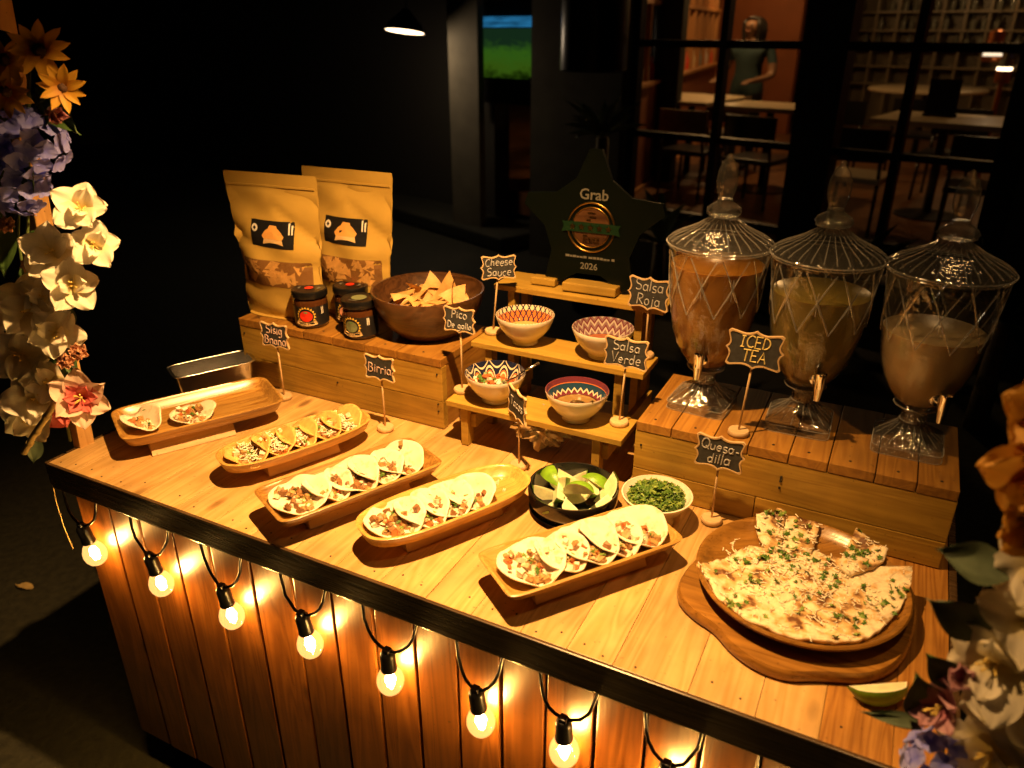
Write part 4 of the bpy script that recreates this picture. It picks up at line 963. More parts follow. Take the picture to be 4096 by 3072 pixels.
# ------------------------------------------------------------------ cut-glass dispensers
MT['cutglass'] = clear('cut_glass', (.93, .93, .92), 1.5, .04, bump=.25, bscale=90, base=.03, haze=.011)
def solidglass(name):
    return clear(name, (.90, .90, .89), 1.5, .05, bump=.5, bscale=120, base=.08, haze=.022)
MT['glint'] = clear('cut_edge_glass', (.95, .95, .94), 1.5, .06, base=.14, haze=.11)
MT['solidglass'] = solidglass('solid_glass')
def drinkmat(name, c, clarity):
    m, n, p = newmat(name); p.inputs['Base Color'].default_value = (*c, 1); p.inputs['Roughness'].default_value = .25
    tc = N(n, 'ShaderNodeTexCoord'); a = N(n, 'ShaderNodeTexNoise'); a.inputs['Scale'].default_value = 14; a.inputs['Detail'].default_value = 2; n.links.new(tc.outputs['Object'], a.inputs['Vector'])
    mp = N(n, 'ShaderNodeMapRange'); mp.inputs[1].default_value = .3; mp.inputs[2].default_value = .7; mp.inputs[3].default_value = .75; mp.inputs[4].default_value = 1.15; n.links.new(a.outputs[0], mp.inputs[0])
    h = N(n, 'ShaderNodeHueSaturation'); h.inputs['Color'].default_value = (*c, 1); n.links.new(mp.outputs[0], h.inputs['Value']); n.links.new(h.outputs[0], p.inputs['Base Color'])
    p.inputs['Subsurface Weight'].default_value = .3; p.inputs['Subsurface Radius'].default_value = (.03, .015, .006); p.inputs['Subsurface Scale'].default_value = 1
    return m
def dispenser(loc, rz, level, drink, tapz, tapturn, label):
    t = empty('drink_dispenser', loc, rz=rz); tag(t, label, 'dispenser', 'glass drink dispensers on the crate')
    # square spreading base with scalloped top, drawn in to the stem
    n = 64; ls = []
    for (h, z, p) in ((.051, 0, 9), (.0530, .002, 9), (.0530, .012, 9), (.050, .016, 8), (.041, .024, 5), (.029, .033, 3), (.0215, .042, 2.2), (.0195, .048, 2)):
        l = sup(n, h, h, p, z); 
        if .015 < z < .035: l = [Vector((v.x * (1 + .03 * math.cos(16 * 2 * math.pi * j / n)), v.y * (1 + .03 * math.cos(16 * 2 * math.pi * j / n)), v.z)) for j, v in enumerate(l)]
        ls.append(l)
    B().loops(ls).build('base', MT['solidglass'], t, smooth=40)
    B().lathe([(.0190, .0482), (.0195, .052), (.0190, .062), (.0215, .068), (.031, .073), (.0335, .076), (.031, .0795), (.028, .081)], 40).build('stem', MT['solidglass'], t, smooth=40)
    # body: thin clear wall with raised diamond cutting in its upper half
    P0 = [(.030, .0815), (.036, .086), (.048, .102), (.0585, .122), (.0665, .147), (.0720, .175), (.0755, .205), (.0778, .235), (.0800, .268), (.0830, .292), (.0850, .300)]
    prof = []
    for i in range(len(P0) - 1):
        for k in range(5):
            q = k / 5; prof.append((P0[i][0] * (1 - q) + P0[i + 1][0] * q, P0[i][1] * (1 - q) + P0[i + 1][1] * q))
    prof.append(P0[-1])
    def cut(q, i, z):
        if z < .185 or z > .296: return 1
        f_ = min(1, (z - .185) / .02); a = (q * 8 / (2 * math.pi)); zz = (z - .19) / .052
        l1 = abs(((a + zz * .5) % 1) - .5) * 2; l2 = abs(((a - zz * .5) % 1) - .5) * 2
        g_ = max(0, 1 - min(l1, l2) / .16); l3 = abs(((2 * a + zz) % 1) - .5) * 2; g2 = .45 * max(0, 1 - l3 / .25)
        return 1 + (.030 * g_ + .012 * g2) * f_
    B().lathe(prof, 160, rf=cut).build('body', MT['cutglass'], t, smooth=25)
    bb = t.children[-1]; bm = bmesh.new(); bm.from_mesh(bb.data)
    for f_ in [f for f in bm.faces if len(f.verts) > 10]: bm.faces.remove(f_)
    bm.to_mesh(bb.data); bm.free()
    lp = [(0, .0835)] + [(r - .0014, z + .001) for r, z in P0 if z < level - .004]
    for i in range(len(P0) - 1):
        if P0[i][1] <= level < P0[i + 1][1]:
            q = (level - P0[i][1]) / (P0[i + 1][1] - P0[i][1]); lr = P0[i][0] * (1 - q) + P0[i + 1][0] * q - .0014
    lp += [(lr, level - .001), (lr - .002, level), (0, level)]
    B().lathe(lp, 48).build('drink', drink, t, smooth=50)
    # fluted lid, beaded knob, faceted finial
    fl = lambda q, i, z: 1 + .018 * math.cos(24 * q) * (1 if .303 < z < .345 else 0)
    lid = B().lathe([(.0845, .3005), (.0885, .3015), (.0890, .304), (.0870, .307), (.0775, .314), (.060, .322), (.044, .330), (.031, .339), (.024, .345), (.021, .348)], 144, rf=fl).build('lid', MT['cutglass'], t, smooth=25)
    bm = bmesh.new(); bm.from_mesh(lid.data)
    for f_ in [f for f in bm.faces if len(f.verts) > 10]: bm.faces.remove(f_)
    bm.to_mesh(lid.data); bm.free()
    B().lathe([(.020, .3482), (.0265, .351), (.0285, .357), (.0265, .363), (.019, .368), (.013, .372), (.0118, .377)], 40, rf=lambda q, i, z: 1 + .05 * math.cos(10 * q + (i % 2) * math.pi)).build('knob', MT['solidglass'], lid, smooth=20)
    B().lathe([(.0118, .3772), (.0125, .382), (.0165, .395), (.0178, .407), (.0165, .420), (.0115, .434), (.0055, .442), (.0035, .4475), (.001, .449)], 12).build('finial', MT['solidglass'], lid, smooth=20)
    # wheel-cut lines standing proud of the wall, fluted lid ribs, rolled rims
    def rad(z):
        for i in range(len(P0) - 1):
            if P0[i][1] <= z <= P0[i + 1][1]: q = (z - P0[i][1]) / (P0[i + 1][1] - P0[i][1]); return P0[i][0] * (1 - q) + P0[i + 1][0] * q
        return P0[-1][0]
    b = B()
    for k in range(10):
        for s_ in (-1, 1):
            pts = []
            for i in range(13):
                z = .192 + .100 * i / 12; a = 2 * math.pi * (k + s_ * i / 12 * .92) / 10; r = rad(z) + .0016; pts.append(Vector((r * math.cos(a), r * math.sin(a), z)))
            b.tube(pts, .0012, 6)
        a0 = 2 * math.pi * (k + .5) / 10
        for q in (-.16, 0, .16):
            pts = [Vector(((rad(z) + .0014) * math.cos(a0 + q * (z - .243) / .03), (rad(z) + .0014) * math.sin(a0 + q * (z - .243) / .03), z)) for z in (.224, .234, .243, .252, .262)]; b.tube(pts, .0009, 5)
    o = b.build('cut_pattern', MT['glint'], t); tag(o, kind='stuff')
    b = B()
    for k in range(28):
        a = 2 * math.pi * k / 28; b.tube([Vector((r * math.cos(a), r * math.sin(a), z + .0006)) for r, z in ((.086, .3075), (.0765, .3145), (.059, .3225), (.043, .3305), (.030, .3395))], [.0010, .0009, .0008, .0007, .0005], 5)
    for R0, z, rr in ((.0892, .3038, .0012), (.0862, .2985, .0011), (.0335, .076, .0012), (.0200, .0485, .0009)): b.tube([Vector((R0 * math.cos(q), R0 * math.sin(q), z)) for q in [2 * math.pi * i / 56 for i in range(57)]], rr, 5, caps=False)
    for z in (.0005, .0135): b.tube([v * 1.002 + Vector((0, 0, 0)) for v in sup(64, .0532, .0532, 9, z)] + [sup(64, .0532, .0532, 9, z)[0]], .0007, 5, caps=False)
    for k in range(16):
        a = 2 * math.pi * (k + .5) / 16; b.tube([Vector((r * math.cos(a), r * math.sin(a), z)) for r, z in ((.050, .0168), (.040, .0255), (.0285, .0350), (.0215, .0435))], [.0009, .0008, .0007, .0005], 5)
    o = b.build('glass_ribs', MT['glint'], t); tag(o, kind='stuff')
    # chrome tap
    r_ = [r for r, z in P0 if z <= tapz + .012][-1]
    tp = empty('tap', (0, 0, 0), rz=tapturn, parent=t)
    B().lathe([(0, -.002), (.0115, -.002), (.012, 0), (.011, .003), (.006, .004), (0, .004)], 24).xf(Matrix.Translation((0, -r_ - .001, tapz)) @ Matrix.Rotation(R(90), 4, 'X')).build('washer', MT['chrome'], tp, smooth=40)
    B().tube([(0, -r_, tapz), (0, -r_ - .020, tapz)], .0052, 14).build('tap_neck', MT['chrome'], tp, smooth=40)
    B().lathe([(0, -.030), (.0045, -.030), (.0050, -.028), (.0078, -.008), (.0085, -.006), (.0085, .012), (.0088, .014), (.0088, .018), (.0070, .0195), (0, .020)], 26).xf(Matrix.Translation((0, -r_ - .022, tapz))).build('spout', MT['chrome'], tp, smooth=35)
    B().box((0, -r_ - .030, tapz + .0205), (.006, .024, .004), rot=(R(-18), 0, 0), ch=.001).build('lever', MT['chrome'], tp, smooth=35)
    return t
DZ = TZ + .1465
dispenser((-.266, 1.303, DZ), R(-4), .268, drinkmat('iced_tea', (.26, .115, .016), .3), .112, R(6), 'cut-glass dispenser of amber iced tea behind the Iced Tea sign')
dispenser((-.094, 1.303, DZ), R(2), .244, drinkmat('olive_drink', (.18, .135, .03), .3), .108, R(20), 'cut-glass dispenser of dull olive drink between the amber and milky ones')
dispenser((.079, 1.303, DZ), R(0), .206, drinkmat('milky_drink', (.44, .34, .20), .3), .108, R(28), 'cut-glass dispenser less than half full of pale milky drink')

# ------------------------------------------------------------------ empty foil pan behind the two-taco tray
MT['panfoil'] = plain('aluminium_foil', (.72, .72, .73), .24, metal=1, bump=.35, bscale=60)
bx_ = empty('foil_pan', (-1.356, 1.140, TZ + .0012), rz=R(61.5)); tag(bx_, 'empty shiny foil loaf pan between the striped tray and the pouch crate', 'pan')
n = 40
B().loops([sup(n, .078, .030, 7, 0), sup(n, .088, .038, 7, .072), sup(n, .092, .042, 7, .0735), sup(n, .092, .042, 7, .075), sup(n, .0865, .0365, 7, .0745), sup(n, .077, .029, 7, .0015)], cap0=True, cap1=True).build('pan_wall', MT['panfoil'], bx_, smooth=40)
B().tube([v + Vector((0, 0, 0)) for v in sup(40, .0925, .0425, 7, .0745)] + [sup(40, .0925, .0425, 7, .0745)[0]], .0014, 6, caps=False).build('rolled_rim', MT['panfoil'], bx_, smooth=True)
# ------------------------------------------------------------------ hand-lettered chalk signs
def arc(cx, cy, rx, ry, a0, a1, n=10): return [(cx + rx * math.cos(R(a0 + (a1 - a0) * i / n)), cy + ry * math.sin(R(a0 + (a1 - a0) * i / n))) for i in range(n + 1)]
GL = {  # strokes in a cell: x from 0, base line 0, capitals 1, small letters .58
 'S': (.60, [arc(.30, .76, .26, .24, 40, 260) + arc(.28, .26, .28, .26, 80, -140)]),
 'B': (.62, [[(.06, 1), (.04, 0)], [(.04, .98)] + arc(.22, .76, .28, .23, 80, -80) + arc(.24, .27, .34, .27, 80, -100)]),
 'P': (.55, [[(.06, 1), (.04, 0)], [(.05, 1)] + arc(.2, .76, .32, .24, 80, -100)]),
 'R': (.60, [[(.06, 1), (.04, 0)], [(.05, 1)] + arc(.2, .76, .32, .24, 80, -100) + [(.58, 0)]]),
 'D': (.62, [[(.06, 1), (.05, 0)], [(.04, 1)] + arc(.12, .5, .46, .5, 80, -90)]),
 'C': (.58, [arc(.36, .5, .34, .5, 50, 310)]),
 'V': (.60, [[(0, 1), (.28, 0), (.58, 1)]]),
 'T': (.60, [[(0, 1), (.60, 1)], [(.30, 1), (.29, 0)]]),
 'I': (.36, [[(.18, 1), (.17, 0)], [(.02, 1), (.34, 1)], [(.02, 0), (.34, 0)]]),
 'E': (.52, [[(.5, 1), (.04, 1), (.03, 0), (.5, 0)], [(.04, .52), (.4, .52)]]),
 'A': (.60, [[(0, 0), (.3, 1), (.6, 0)], [(.1, .38), (.5, .38)]]),
 'Q': (.72, [arc(.36, .5, .34, .5, 90, 450, 16), [(.42, .25), (.72, -.08)]]),
 'i': (.16, [[(.08, .56), (.08, 0)], [(.08, .74), (.085, .78)]]),
 'g': (.48, [arc(.22, .32, .2, .26, 40, 400, 12), [(.43, .58), (.43, -.2)] + arc(.22, -.2, .21, .16, 0, -150)]),
 'n': (.48, [[(.04, .58), (.04, 0)], [(.04, .35)] + arc(.23, .34, .19, .24, 160, 0) + [(.43, 0)]]),
 'o': (.48, [arc(.23, .29, .21, .29, 90, 450, 14)]),
 'a': (.50, [arc(.22, .29, .21, .28, 40, 400, 12), [(.44, .57), (.45, 0)]]),
 'r': (.36, [[(.05, .58), (.05, 0)], [(.05, .34)] + arc(.22, .36, .17, .21, 160, 40)]),
 'c': (.44, [arc(.25, .29, .22, .29, 50, 310)]),
 'e': (.46, [[(.04, .30), (.42, .32)] + arc(.23, .29, .2, .29, 10, 310)]),
 'l': (.14, [[(.07, 1), (.07, 0)]]),
 'h': (.48, [[(.05, 1), (.05, 0)], [(.05, .34)] + arc(.24, .34, .19, .23, 160, 0) + [(.44, 0)]]),
 's': (.40, [arc(.2, .44, .16, .14, 40, 250, 8) + arc(.19, .15, .18, .15, 80, -150, 8)]),
 'u': (.48, [[(.04, .58)] + arc(.23, .2, .19, .2, 180, 360) + [(.43, .58), (.44, 0)]]),
 'j': (.26, [[(.16, .58), (.15, -.1)] + arc(.0, -.1, .15, .14, 0, -120), [(.16, .76), (.165, .8)]]),
 'd': (.50, [arc(.22, .29, .21, .28, 40, 400, 12), [(.44, 1), (.45, 0)]]),
 '-': (.34, [[(.04, .3), (.3, .3)]]), ' ': (.28, []), 
}
def chalk(words, hgt, maxw, rg, w=.0011):
    out = B(); n = len(words); lead = hgt * 1.28
    for li, line in enumerate(words):
        sp = .13; W = sum(GL[c][0] + sp for c in line) - sp; k = min(hgt, maxw / W)
        x = -W * k / 2; y = (n - 1) * lead / 2 - li * lead - hgt * .42
        for c in line:
            g_ = GL[c]; jy = rg.uniform(-.05, .05); js = rg.uniform(.92, 1.08)
            for st in g_[1]:
                pts = [Vector((x + (px + .10 * py) * k * js, -.0014, y + (py * js + jy) * k)) for px, py in st]
                if len(pts) > 1: out.tube(pts, w, 5)
            x += (g_[0] + sp) * k
    return out
def outline(w, h, grow=0.0):
    """bracket-shaped plate: a small point in the middle of each side, soft shoulders, notched corners"""
    pts = []; hw, hh = w / 2, h / 2
    def side(L, base, horiz, sgn):
        o = []
        for i in range(15):
            t = -1 + 2 * i / 14; a = abs(t); off = .055 * h * max(0, 1 - a / .18) ** 1.3 - .05 * h * math.exp(-((a - .42) / .28) ** 2) + .02 * h * max(0, (a - .75) / .25)
            o.append((t * L * .93, base + off))
        return o
    top = side(hw, hh, True, 1); 
    rgt = side(hh, hw, False, 1)
    pts += [(x, y) for x, y in top][::-1]                             # right to left along the top
    pts += [(-y, x) for x, y in rgt][::-1]
    pts += [(-x, -y) for x, y in top][::-1]
    pts += [(y, -x) for x, y in rgt][::-1]
    return pts
def sign(x, y, z, zc, w, h, yaw, words, mat, label, hgt, tilt=0.0, maxw=None, roll=0.0, sway=0.0):
    rg = random.Random(hash(label) % 1000 if False else sum(map(ord, label)))
    t = empty('chalkboard_sign', (x, y, z), rz=yaw); tag(t, label, 'sign', 'chalkboard signs on sticks')
    B().lathe([(0, 0), (.0165, 0), (.0180, .002), (.0180, .007), (.0165, .009), (0, .009)], 30).build('base', MT['pale'], t, smooth=40)
    hc = zc - (z - TZ)
    B().tube([(0, 0, .006), (sway * .5, 0, hc * .5), (sway, 0, hc - h * .2)], .0019, 8).build('stick', MT['pale'], t, smooth=True)
    bd = empty('sign_board', (sway, -.0035, hc), rot=(tilt, roll, 0), parent=t)
    po = outline(w, h); pi_ = [(px * (1 - .055 * h / w * 1.6), py * (1 - .095)) for px, py in po]
    pl = B().prism(po, -.0016, .0016).xf(Matrix.Rotation(R(90), 4, 'X')).build('frame', MT['pale'], bd)
    n = len(po); b = B(); L0 = [Vector((a, -.0030, c)) for a, c in po]; L1 = [Vector((a, -.0030, c)) for a, c in pi_]; L2 = [Vector((a, -.0016, c)) for a, c in pi_]; L3 = [Vector((a, -.0016, c)) for a, c in po]
    b.add(L0 + L1 + L2 + L3, [[i, (i + 1) % n, n + (i + 1) % n, n + i] for i in range(n)] + [[n + i, n + (i + 1) % n, 2 * n + (i + 1) % n, 2 * n + i] for i in range(n)] + [[3 * n + i, 3 * n + (i + 1) % n, (i + 1) % n, i] for i in range(n)]).build('rim', MT['pale'], bd)
    B().add([Vector((0, -.0019, 0))] + [Vector((a, -.0019, c)) for a, c in pi_], [[0, i + 1, (i + 1) % n + 1] for i in range(n)]).build('chalk_panel', MT['chalkboard'], bd)
    ck = chalk(words, hgt, maxw or w * .80, rg); ck.v = [v + Vector((0, -.0008, 0)) for v in ck.v]
    ck.build('lettering', mat, bd)
    return t
sg = [  # x, y, floor z, centre height over the table, w, h, yaw
 (-1.195, 1.190, 0, .158, .074, .056, R(2), ['Sisig', 'Bnana'], 'pinkchalk', 'chalk sign reading Sisig in front of the pouch crate', .019),
 (-.897, 1.170, 0, .146, .071, .052, R(0), ['Birria'], 'pinkchalk', 'chalk sign reading Birria in front of the pouch crate', .024),
 (-.738, 1.228, .1005, .258, .067, .050, R(2), ['Pico', 'De gallo'], 'chalk', 'chalk sign reading Pico De gallo on the lowest riser step', .0165),
 (-.728, 1.345, .1905, .335, .070, .048, R(38), ['Cheese', 'Sauce'], 'chalk', 'chalk sign reading Cheese Sauce beside the chip bowl', .0165),
 (-.400, 1.366, .1905, .322, .080, .060, R(-6), ['Salsa', 'Roja'], 'chalk', 'chalk sign reading Salsa Roja on the middle riser step', .021),
 (-.402, 1.238, .1005, .248, .080, .056, R(0), ['Salsa', 'Verde'], 'chalk', 'chalk sign reading Salsa Verde on the lowest riser step', .019),
 (-.574, 1.160, 0, .138, .078, .058, R(-40), ['Tacos'], 'chalk', 'chalk sign reading Tacos, turned almost edge-on beside the zigzag bowl', .018),
 (-.180, 1.212, .1465, .305, .086, .060, R(0), ['ICED', 'TEA'], 'yellowchalk', 'chalk sign reading Iced Tea on the dispenser crate', .019),
 (-.195, 1.148, 0, .140, .078, .058, R(-2), ['Quesa-', 'dilla'], 'chalk', 'chalk sign reading Quesadilla in front of the dispenser crate', .0185)]
for (x, y, z, zc, w_, h_, yaw, words, m_, lab, hg) in sg:
    sw = {-.728: .012, -.574: .0, -.402: .006, -.180: .008}.get(x, 0)
    sign(x, y, TZ + z + .0012 * (z == 0), zc, w_, h_, yaw, words, MT[m_], lab, hg, sway=sw)
# ------------------------------------------------------------------ artificial flower garlands on the two posts
def petalmat(name, c, tip=None, rough=.6):
    m, n, p = newmat(name); L = n.links.new; p.inputs['Roughness'].default_value = rough
    tc = N(n, 'ShaderNodeTexCoord'); sp = N(n, 'ShaderNodeSeparateXYZ'); L(tc.outputs['Generated'], sp.inputs[0])
    r = N(n, 'ShaderNodeValToRGB'); r.color_ramp.elements[0].color = (*(tip or c), 1); r.color_ramp.elements[0].position = .08; r.color_ramp.elements[1].color = (*c, 1); r.color_ramp.elements[1].position = .5
    L(sp.outputs[1], r.inputs[0])
    mp = N(n, 'ShaderNodeMapping'); mp.inputs['Scale'].default_value = (14, 1.5, 1); L(tc.outputs['Generated'], mp.inputs[0]); ns = N(n, 'ShaderNodeTexNoise'); ns.inputs['Scale'].default_value = 2.2; L(mp.outputs[0], ns.inputs[0])
    h = N(n, 'ShaderNodeHueSaturation'); L(r.outputs[0], h.inputs['Color']); mr = N(n, 'ShaderNodeMapRange'); mr.inputs[3].default_value = .82; mr.inputs[4].default_value = 1.12; L(ns.outputs[0], mr.inputs[0]); L(mr.outputs[0], h.inputs['Value']); L(h.outputs[0], p.inputs['Base Color'])
    tl = N(n, 'ShaderNodeBsdfTranslucent'); L(h.outputs[0], tl.inputs[0]); mx = N(n, 'ShaderNodeMixShader'); mx.inputs[0].default_value = .38; L(p.outputs[0], mx.inputs[1]); L(tl.outputs[0], mx.inputs[2]); L(mx.outputs[0], n.nodes['Material Output'].inputs[0])
    return m
PM = {'white': petalmat('white_petal', (.80, .76, .66), (.72, .62, .28)), 'yellow': petalmat('yellow_petal', (.62, .34, .03), (.45, .16, .01)), 'orange': petalmat('orange_petal', (.60, .32, .05), (.50, .07, .01)),
      'lilac': petalmat('lilac_petal', (.32, .34, .88), (.20, .22, .80)), 'pink': petalmat('pink_petal', (.80, .62, .52), (.62, .14, .12)), 'deep': petalmat('deep_pink_petal', (.62, .16, .15), (.45, .05, .06)), 'bud': petalmat('bud_petal', (.55, .25, .28), (.30, .25, .12)),
      'mauve': petalmat('mauve_petal', (.48, .26, .34), (.40, .10, .16)), 'peach': petalmat('peach_petal', (.66, .36, .22), (.45, .16, .10)), 'red': petalmat('red_petal', (.45, .03, .02), (.3, .02, .02))}
MT['leafgreen'] = plain('fabric_leaf', (.045, .095, .022), .55, var=.3, vscale=40, bump=.3, bscale=120); MT['leafgrey'] = plain('grey_green_leaf', (.085, .12, .075), .6, var=.3, vscale=40)
MT['stem'] = plain('green_stem', (.10, .15, .04), .6); MT['drystem'] = plain('dry_stem', (.42, .30, .12), .7, var=.2, vscale=60)
MT['stamen'] = plain('yellow_stamen', (.70, .52, .14), .6); MT['darkheart'] = plain('dark_flower_heart', (.06, .025, .01), .8, bump=.6, bscale=500)
def petal_me(L, W, cup, curl, ruff, seed, pointy=1.0, notch=0.0, nu=10, nv=12):
    rg = random.Random(seed); a, b_, c_ = [rg.uniform(0, 6.28) for _ in range(3)]; vs = []
    for j in range(nv + 1):
        t = 1 - (1 - j / nv) ** 1.7; w = W / 2 * max(.05 if t < .9 else .012, math.sin(math.pi * min(1, .03 + .97 * t) ** .85)) ** (.72 * pointy)
        for i in range(nu + 1):
            u = -1 + 2 * i / nu
            e = 1 - notch * (1 - abs(u)) * max(0, t - .8) * 2.5
            z = cup * (abs(u) ** 1.7) * math.sin(math.pi * t * .9) * W + curl * L * (t ** 1.7) + ruff * W * t * t * (math.sin(u * 4.2 + a + t * 3) * .5 + math.sin(u * 8 + b_) * .25)
            vs.append(Vector((u * w * (1 + .05 * math.sin(7 * t + c_)), L * t * e * (1 - .09 * u * u * t), z)))
    fs = [[j * (nu + 1) + i, j * (nu + 1) + i + 1, (j + 1) * (nu + 1) + i + 1, (j + 1) * (nu + 1) + i] for j in range(nv) for i in range(nu)]
    return mesh('petal', vs, fs)
PETC = {}
def petal_of(kind, key):
    if key not in PETC:
        L, W, cup, curl, ruff, pt = kind; PETC[key] = petal_me(L, W, cup, curl, ruff, len(PETC) + 5, pt)
    return PETC[key]
def aim(d, spin=0.0):
    return (Vector(d).to_track_quat('Z', 'Y').to_matrix().to_4x4() @ Matrix.Rotation(spin, 4, 'Z')).to_euler()
def bloom(name, loc, d, rings, mat, label, cat, group, seed, scale=1.0, heart=None, stamens=0):
    rg = random.Random(seed); t = empty(name, loc, rot=aim(d, rg.uniform(0, 6.28)), scale=scale); tag(t, label, cat, group)
    for ri, (n, kind, lift, m_) in enumerate(rings):
        for k in range(n):
            me = petal_of(kind, (kind, m_, k % 3)); a = 2 * math.pi * (k + .5 * ri) / n + rg.uniform(-.10, .10)
            o = put('petal', me, PM[m_], t, loc=(0, 0, .0005 * k + .001 * ri), scale=rg.uniform(.88, 1.1)); o.rotation_mode = 'XYZ'
            o.rotation_euler = (Matrix.Rotation(a, 4, 'Z') @ Matrix.Rotation(lift + rg.uniform(-.22, .22), 4, 'X') @ Matrix.Rotation(rg.uniform(-.25, .25), 4, 'Y')).to_euler()
    if heart: B().lathe([(0, 0), (heart, .001), (heart * .9, .005), (heart * .5, .009), (0, .010)], 14).build('heart', MT['darkheart'], t, smooth=True)
    if stamens:
        b = B()
        for k in range(stamens):
            q = rg.uniform(0, 6.28); r = rg.uniform(.002, .010); h = rg.uniform(.016, .026); b.tube([(0, 0, .002), (r * .5 * math.cos(q), r * .5 * math.sin(q), h * .6), (r * math.cos(q), r * math.sin(q), h)], [.0007, .0006, .0013], 5)
        o = b.build('stamens', MT['stamen'], t); tag(o, kind='stuff')
    return t
WH = (.052, .046, .06, -.14, .15, .48); WH2 = (.042, .034, .08, -.06, .18, .5)
def white(loc, d, seed, label, s=1.0, lift=.35): s *= .95; return bloom('white_flower', loc, d, [(5, WH, lift * .8, 'white'), (2, WH2, lift + .35, 'white')], 'white', label, 'flower', 'white flowers of the garlands', seed, s, stamens=6)
FW = 'white flowers of the garlands'
def Lp(x, y, z): return Vector((x, y, TZ + z))
def LL(x, y, z): k = y / .78; return Vector((x * k, y, TZ + .78 - (.78 - z) * k))     # a place read off at the post's depth, carried forward to depth y
CAMW = Vector((.80, -.44, .36))
def face(d, k=.75): return Vector(d).normalized() * (1 - k) + CAMW * k
# (position, facing, scale, opening, label)
wl = [((-1.161, .78, .52), (.35, -.75, .35), .92, .55, 'topmost white flower of the garland on the left post, half cupped'),
      ((-1.266, .765, .437), (.30, -.85, .25), 1.12, .40, 'broad white flower with yellow throat under the purple cluster'),
      ((-1.152, .785, .463), (.85, -.35, -.1), .85, .55, 'white flower seen side-on, pointing out over the table'),
      ((-1.232, .76, .385), (.65, -.55, .10), .95, .60, 'white flower with golden shaded back below the broad one'),
      ((-1.365, .75, .322), (.20, -.90, .20), 1.28, .28, 'largest open white flower of the left garland'),
      ((-1.318, .745, .283), (.55, -.75, .05), .95, .45, 'white flower with yellow-green throat beside the peach sprig'),
      ((-1.440, .745, .215), (.10, -.95, .15), 1.2, .35, 'shaded white flower under the largest one'),
      ((-1.425, .740, .130), (.35, -.85, .05), 1.2, .40, 'white flower beside the dry stick'),
      ((-1.470, .750, .075), (.25, -.90, -.15), 1.15, .40, 'lowest white flower on the left post'),
      ((-1.500, .76, .285), (-.15, -.95, .15), 1.1, .4, 'shaded white flower at the outer side of the left garland'),
      ((-1.318, .77, .348), (.5, -.8, .2), .9, .45, 'white flower covering the post between the largest one and the golden one'), ((-1.372, .755, .175), (.5, -.8, .15), .95, .4, 'white flower on the post above the open pink one')]
for i, (p, d, s, l, lab) in enumerate(wl): white(LL(*p), face(d, .68), 100 + i, lab, s, l)
DA = (.040, .0150, .10, -.10, .05, .55)
for i, (p, d, s, lab) in enumerate([((-1.172, .76, .748), (.15, -.95, .10), 1.05, 'yellow daisy with dark heart at the top of the left garland'), ((-1.258, .77, .735), (-.3, -.9, .2), 1.0, 'yellow daisy partly behind the other daisies on the post'), ((-1.140, .765, .700), (.5, -.6, -.6), .85, 'drooping yellow daisy facing down from the post'), ((-1.275, .76, .69), (-.1, -.8, -.5), .95, 'orange-brown daisy drooping above the pink bud')]):
    bloom('yellow_daisy', LL(*p), face(d, .6), [(11, DA, .10 + .2 * (i == 2), 'yellow' if i != 3 else 'orange')], 'yellow', lab, 'flower', 'yellow daisies of the left garland', 130 + i, s, heart=.010)
def bud(loc, d, seed, label, s=1.0):
    return bloom('pink_bud', loc, d, [(5, (.046, .026, .45, .02, .05, .7), 1.35, 'bud'), (3, (.042, .022, .45, .0, .05, .7), 1.45, 'bud')], 'bud', label, 'flower', None, seed, s)
bud(LL(-1.185, .775, .660), (.95, -.25, .02), 7, 'closed pink bud sticking out sideways above the purple flowers', 1.0)
bud(LL(-1.315, .78, .665), (-.6, -.5, .5), 8, 'dim mauve bud behind the daisy stems', .9)
FLM = None
def cluster(loc, d, seed, label, n=16, R0=.040, s=1.0):
    """a head of four-petalled florets"""
    rg = random.Random(seed); t = empty('purple_flower_head', loc, rot=aim(d), scale=s); tag(t, label, 'flower', 'purple flower heads')
    pm = petal_of((.0165, .0180, .06, .02, .08, .55), 'floret')
    for k in range(n):
        th = math.acos(1 - 1.15 * (k + .5) / n); ph = 2.39996 * k + rg.uniform(-.2, .2); nv = Vector((math.sin(th) * math.cos(ph), math.sin(th) * math.sin(ph), math.cos(th)))
        f_ = empty('floret', nv * R0, rot=aim(nv + Vector((rg.gauss(0, .2), rg.gauss(0, .2), 0)), rg.uniform(0, 6)), parent=t)
        for q in range(4):
            o = put('petal', pm, PM['lilac'], f_); o.rotation_euler = (Matrix.Rotation(q * math.pi / 2, 4, 'Z') @ Matrix.Rotation(rg.uniform(.0, .3), 4, 'X')).to_euler(); o.scale = (rg.uniform(.85, 1.15),) * 3
    return t
cluster(LL(-1.245, .785, .615), face((.45, -.85, .15), .6), 1, 'large purple flower head above the white flowers', 30, .044, 1.15)
cluster(LL(-1.310, .775, .545), face((.1, -.95, .1), .6), 2, 'purple flower head tucked under the large one', 24, .042, 1.05)
cluster(LL(-1.335, .785, .635), face((-.2, -.95, .2), .6), 3, 'darker purple flower head at the outer side of the post', 20, .040, 1.0)
bloom('pink_flower', LL(-1.288, .735, .160), face((.35, -.88, .18), .6), [(6, (.050, .042, .20, .05, .16, .7), .22, 'pink'), (6, (.034, .022, .2, .06, .15, .9), .65, 'deep')], 'pink', 'open pink flower with yellow stamens at the corner of the table', 'flower', None, 61, 1.08, stamens=16)
bloom('pink_flower', LL(-1.345, .755, .120), face((.1, -.7, -.5), .6), [(5, (.040, .032, .3, .05, .12, .7), .9, 'deep')], 'deep', 'half hidden dark pink bloom behind the open pink one', 'flower', None, 62, .95)
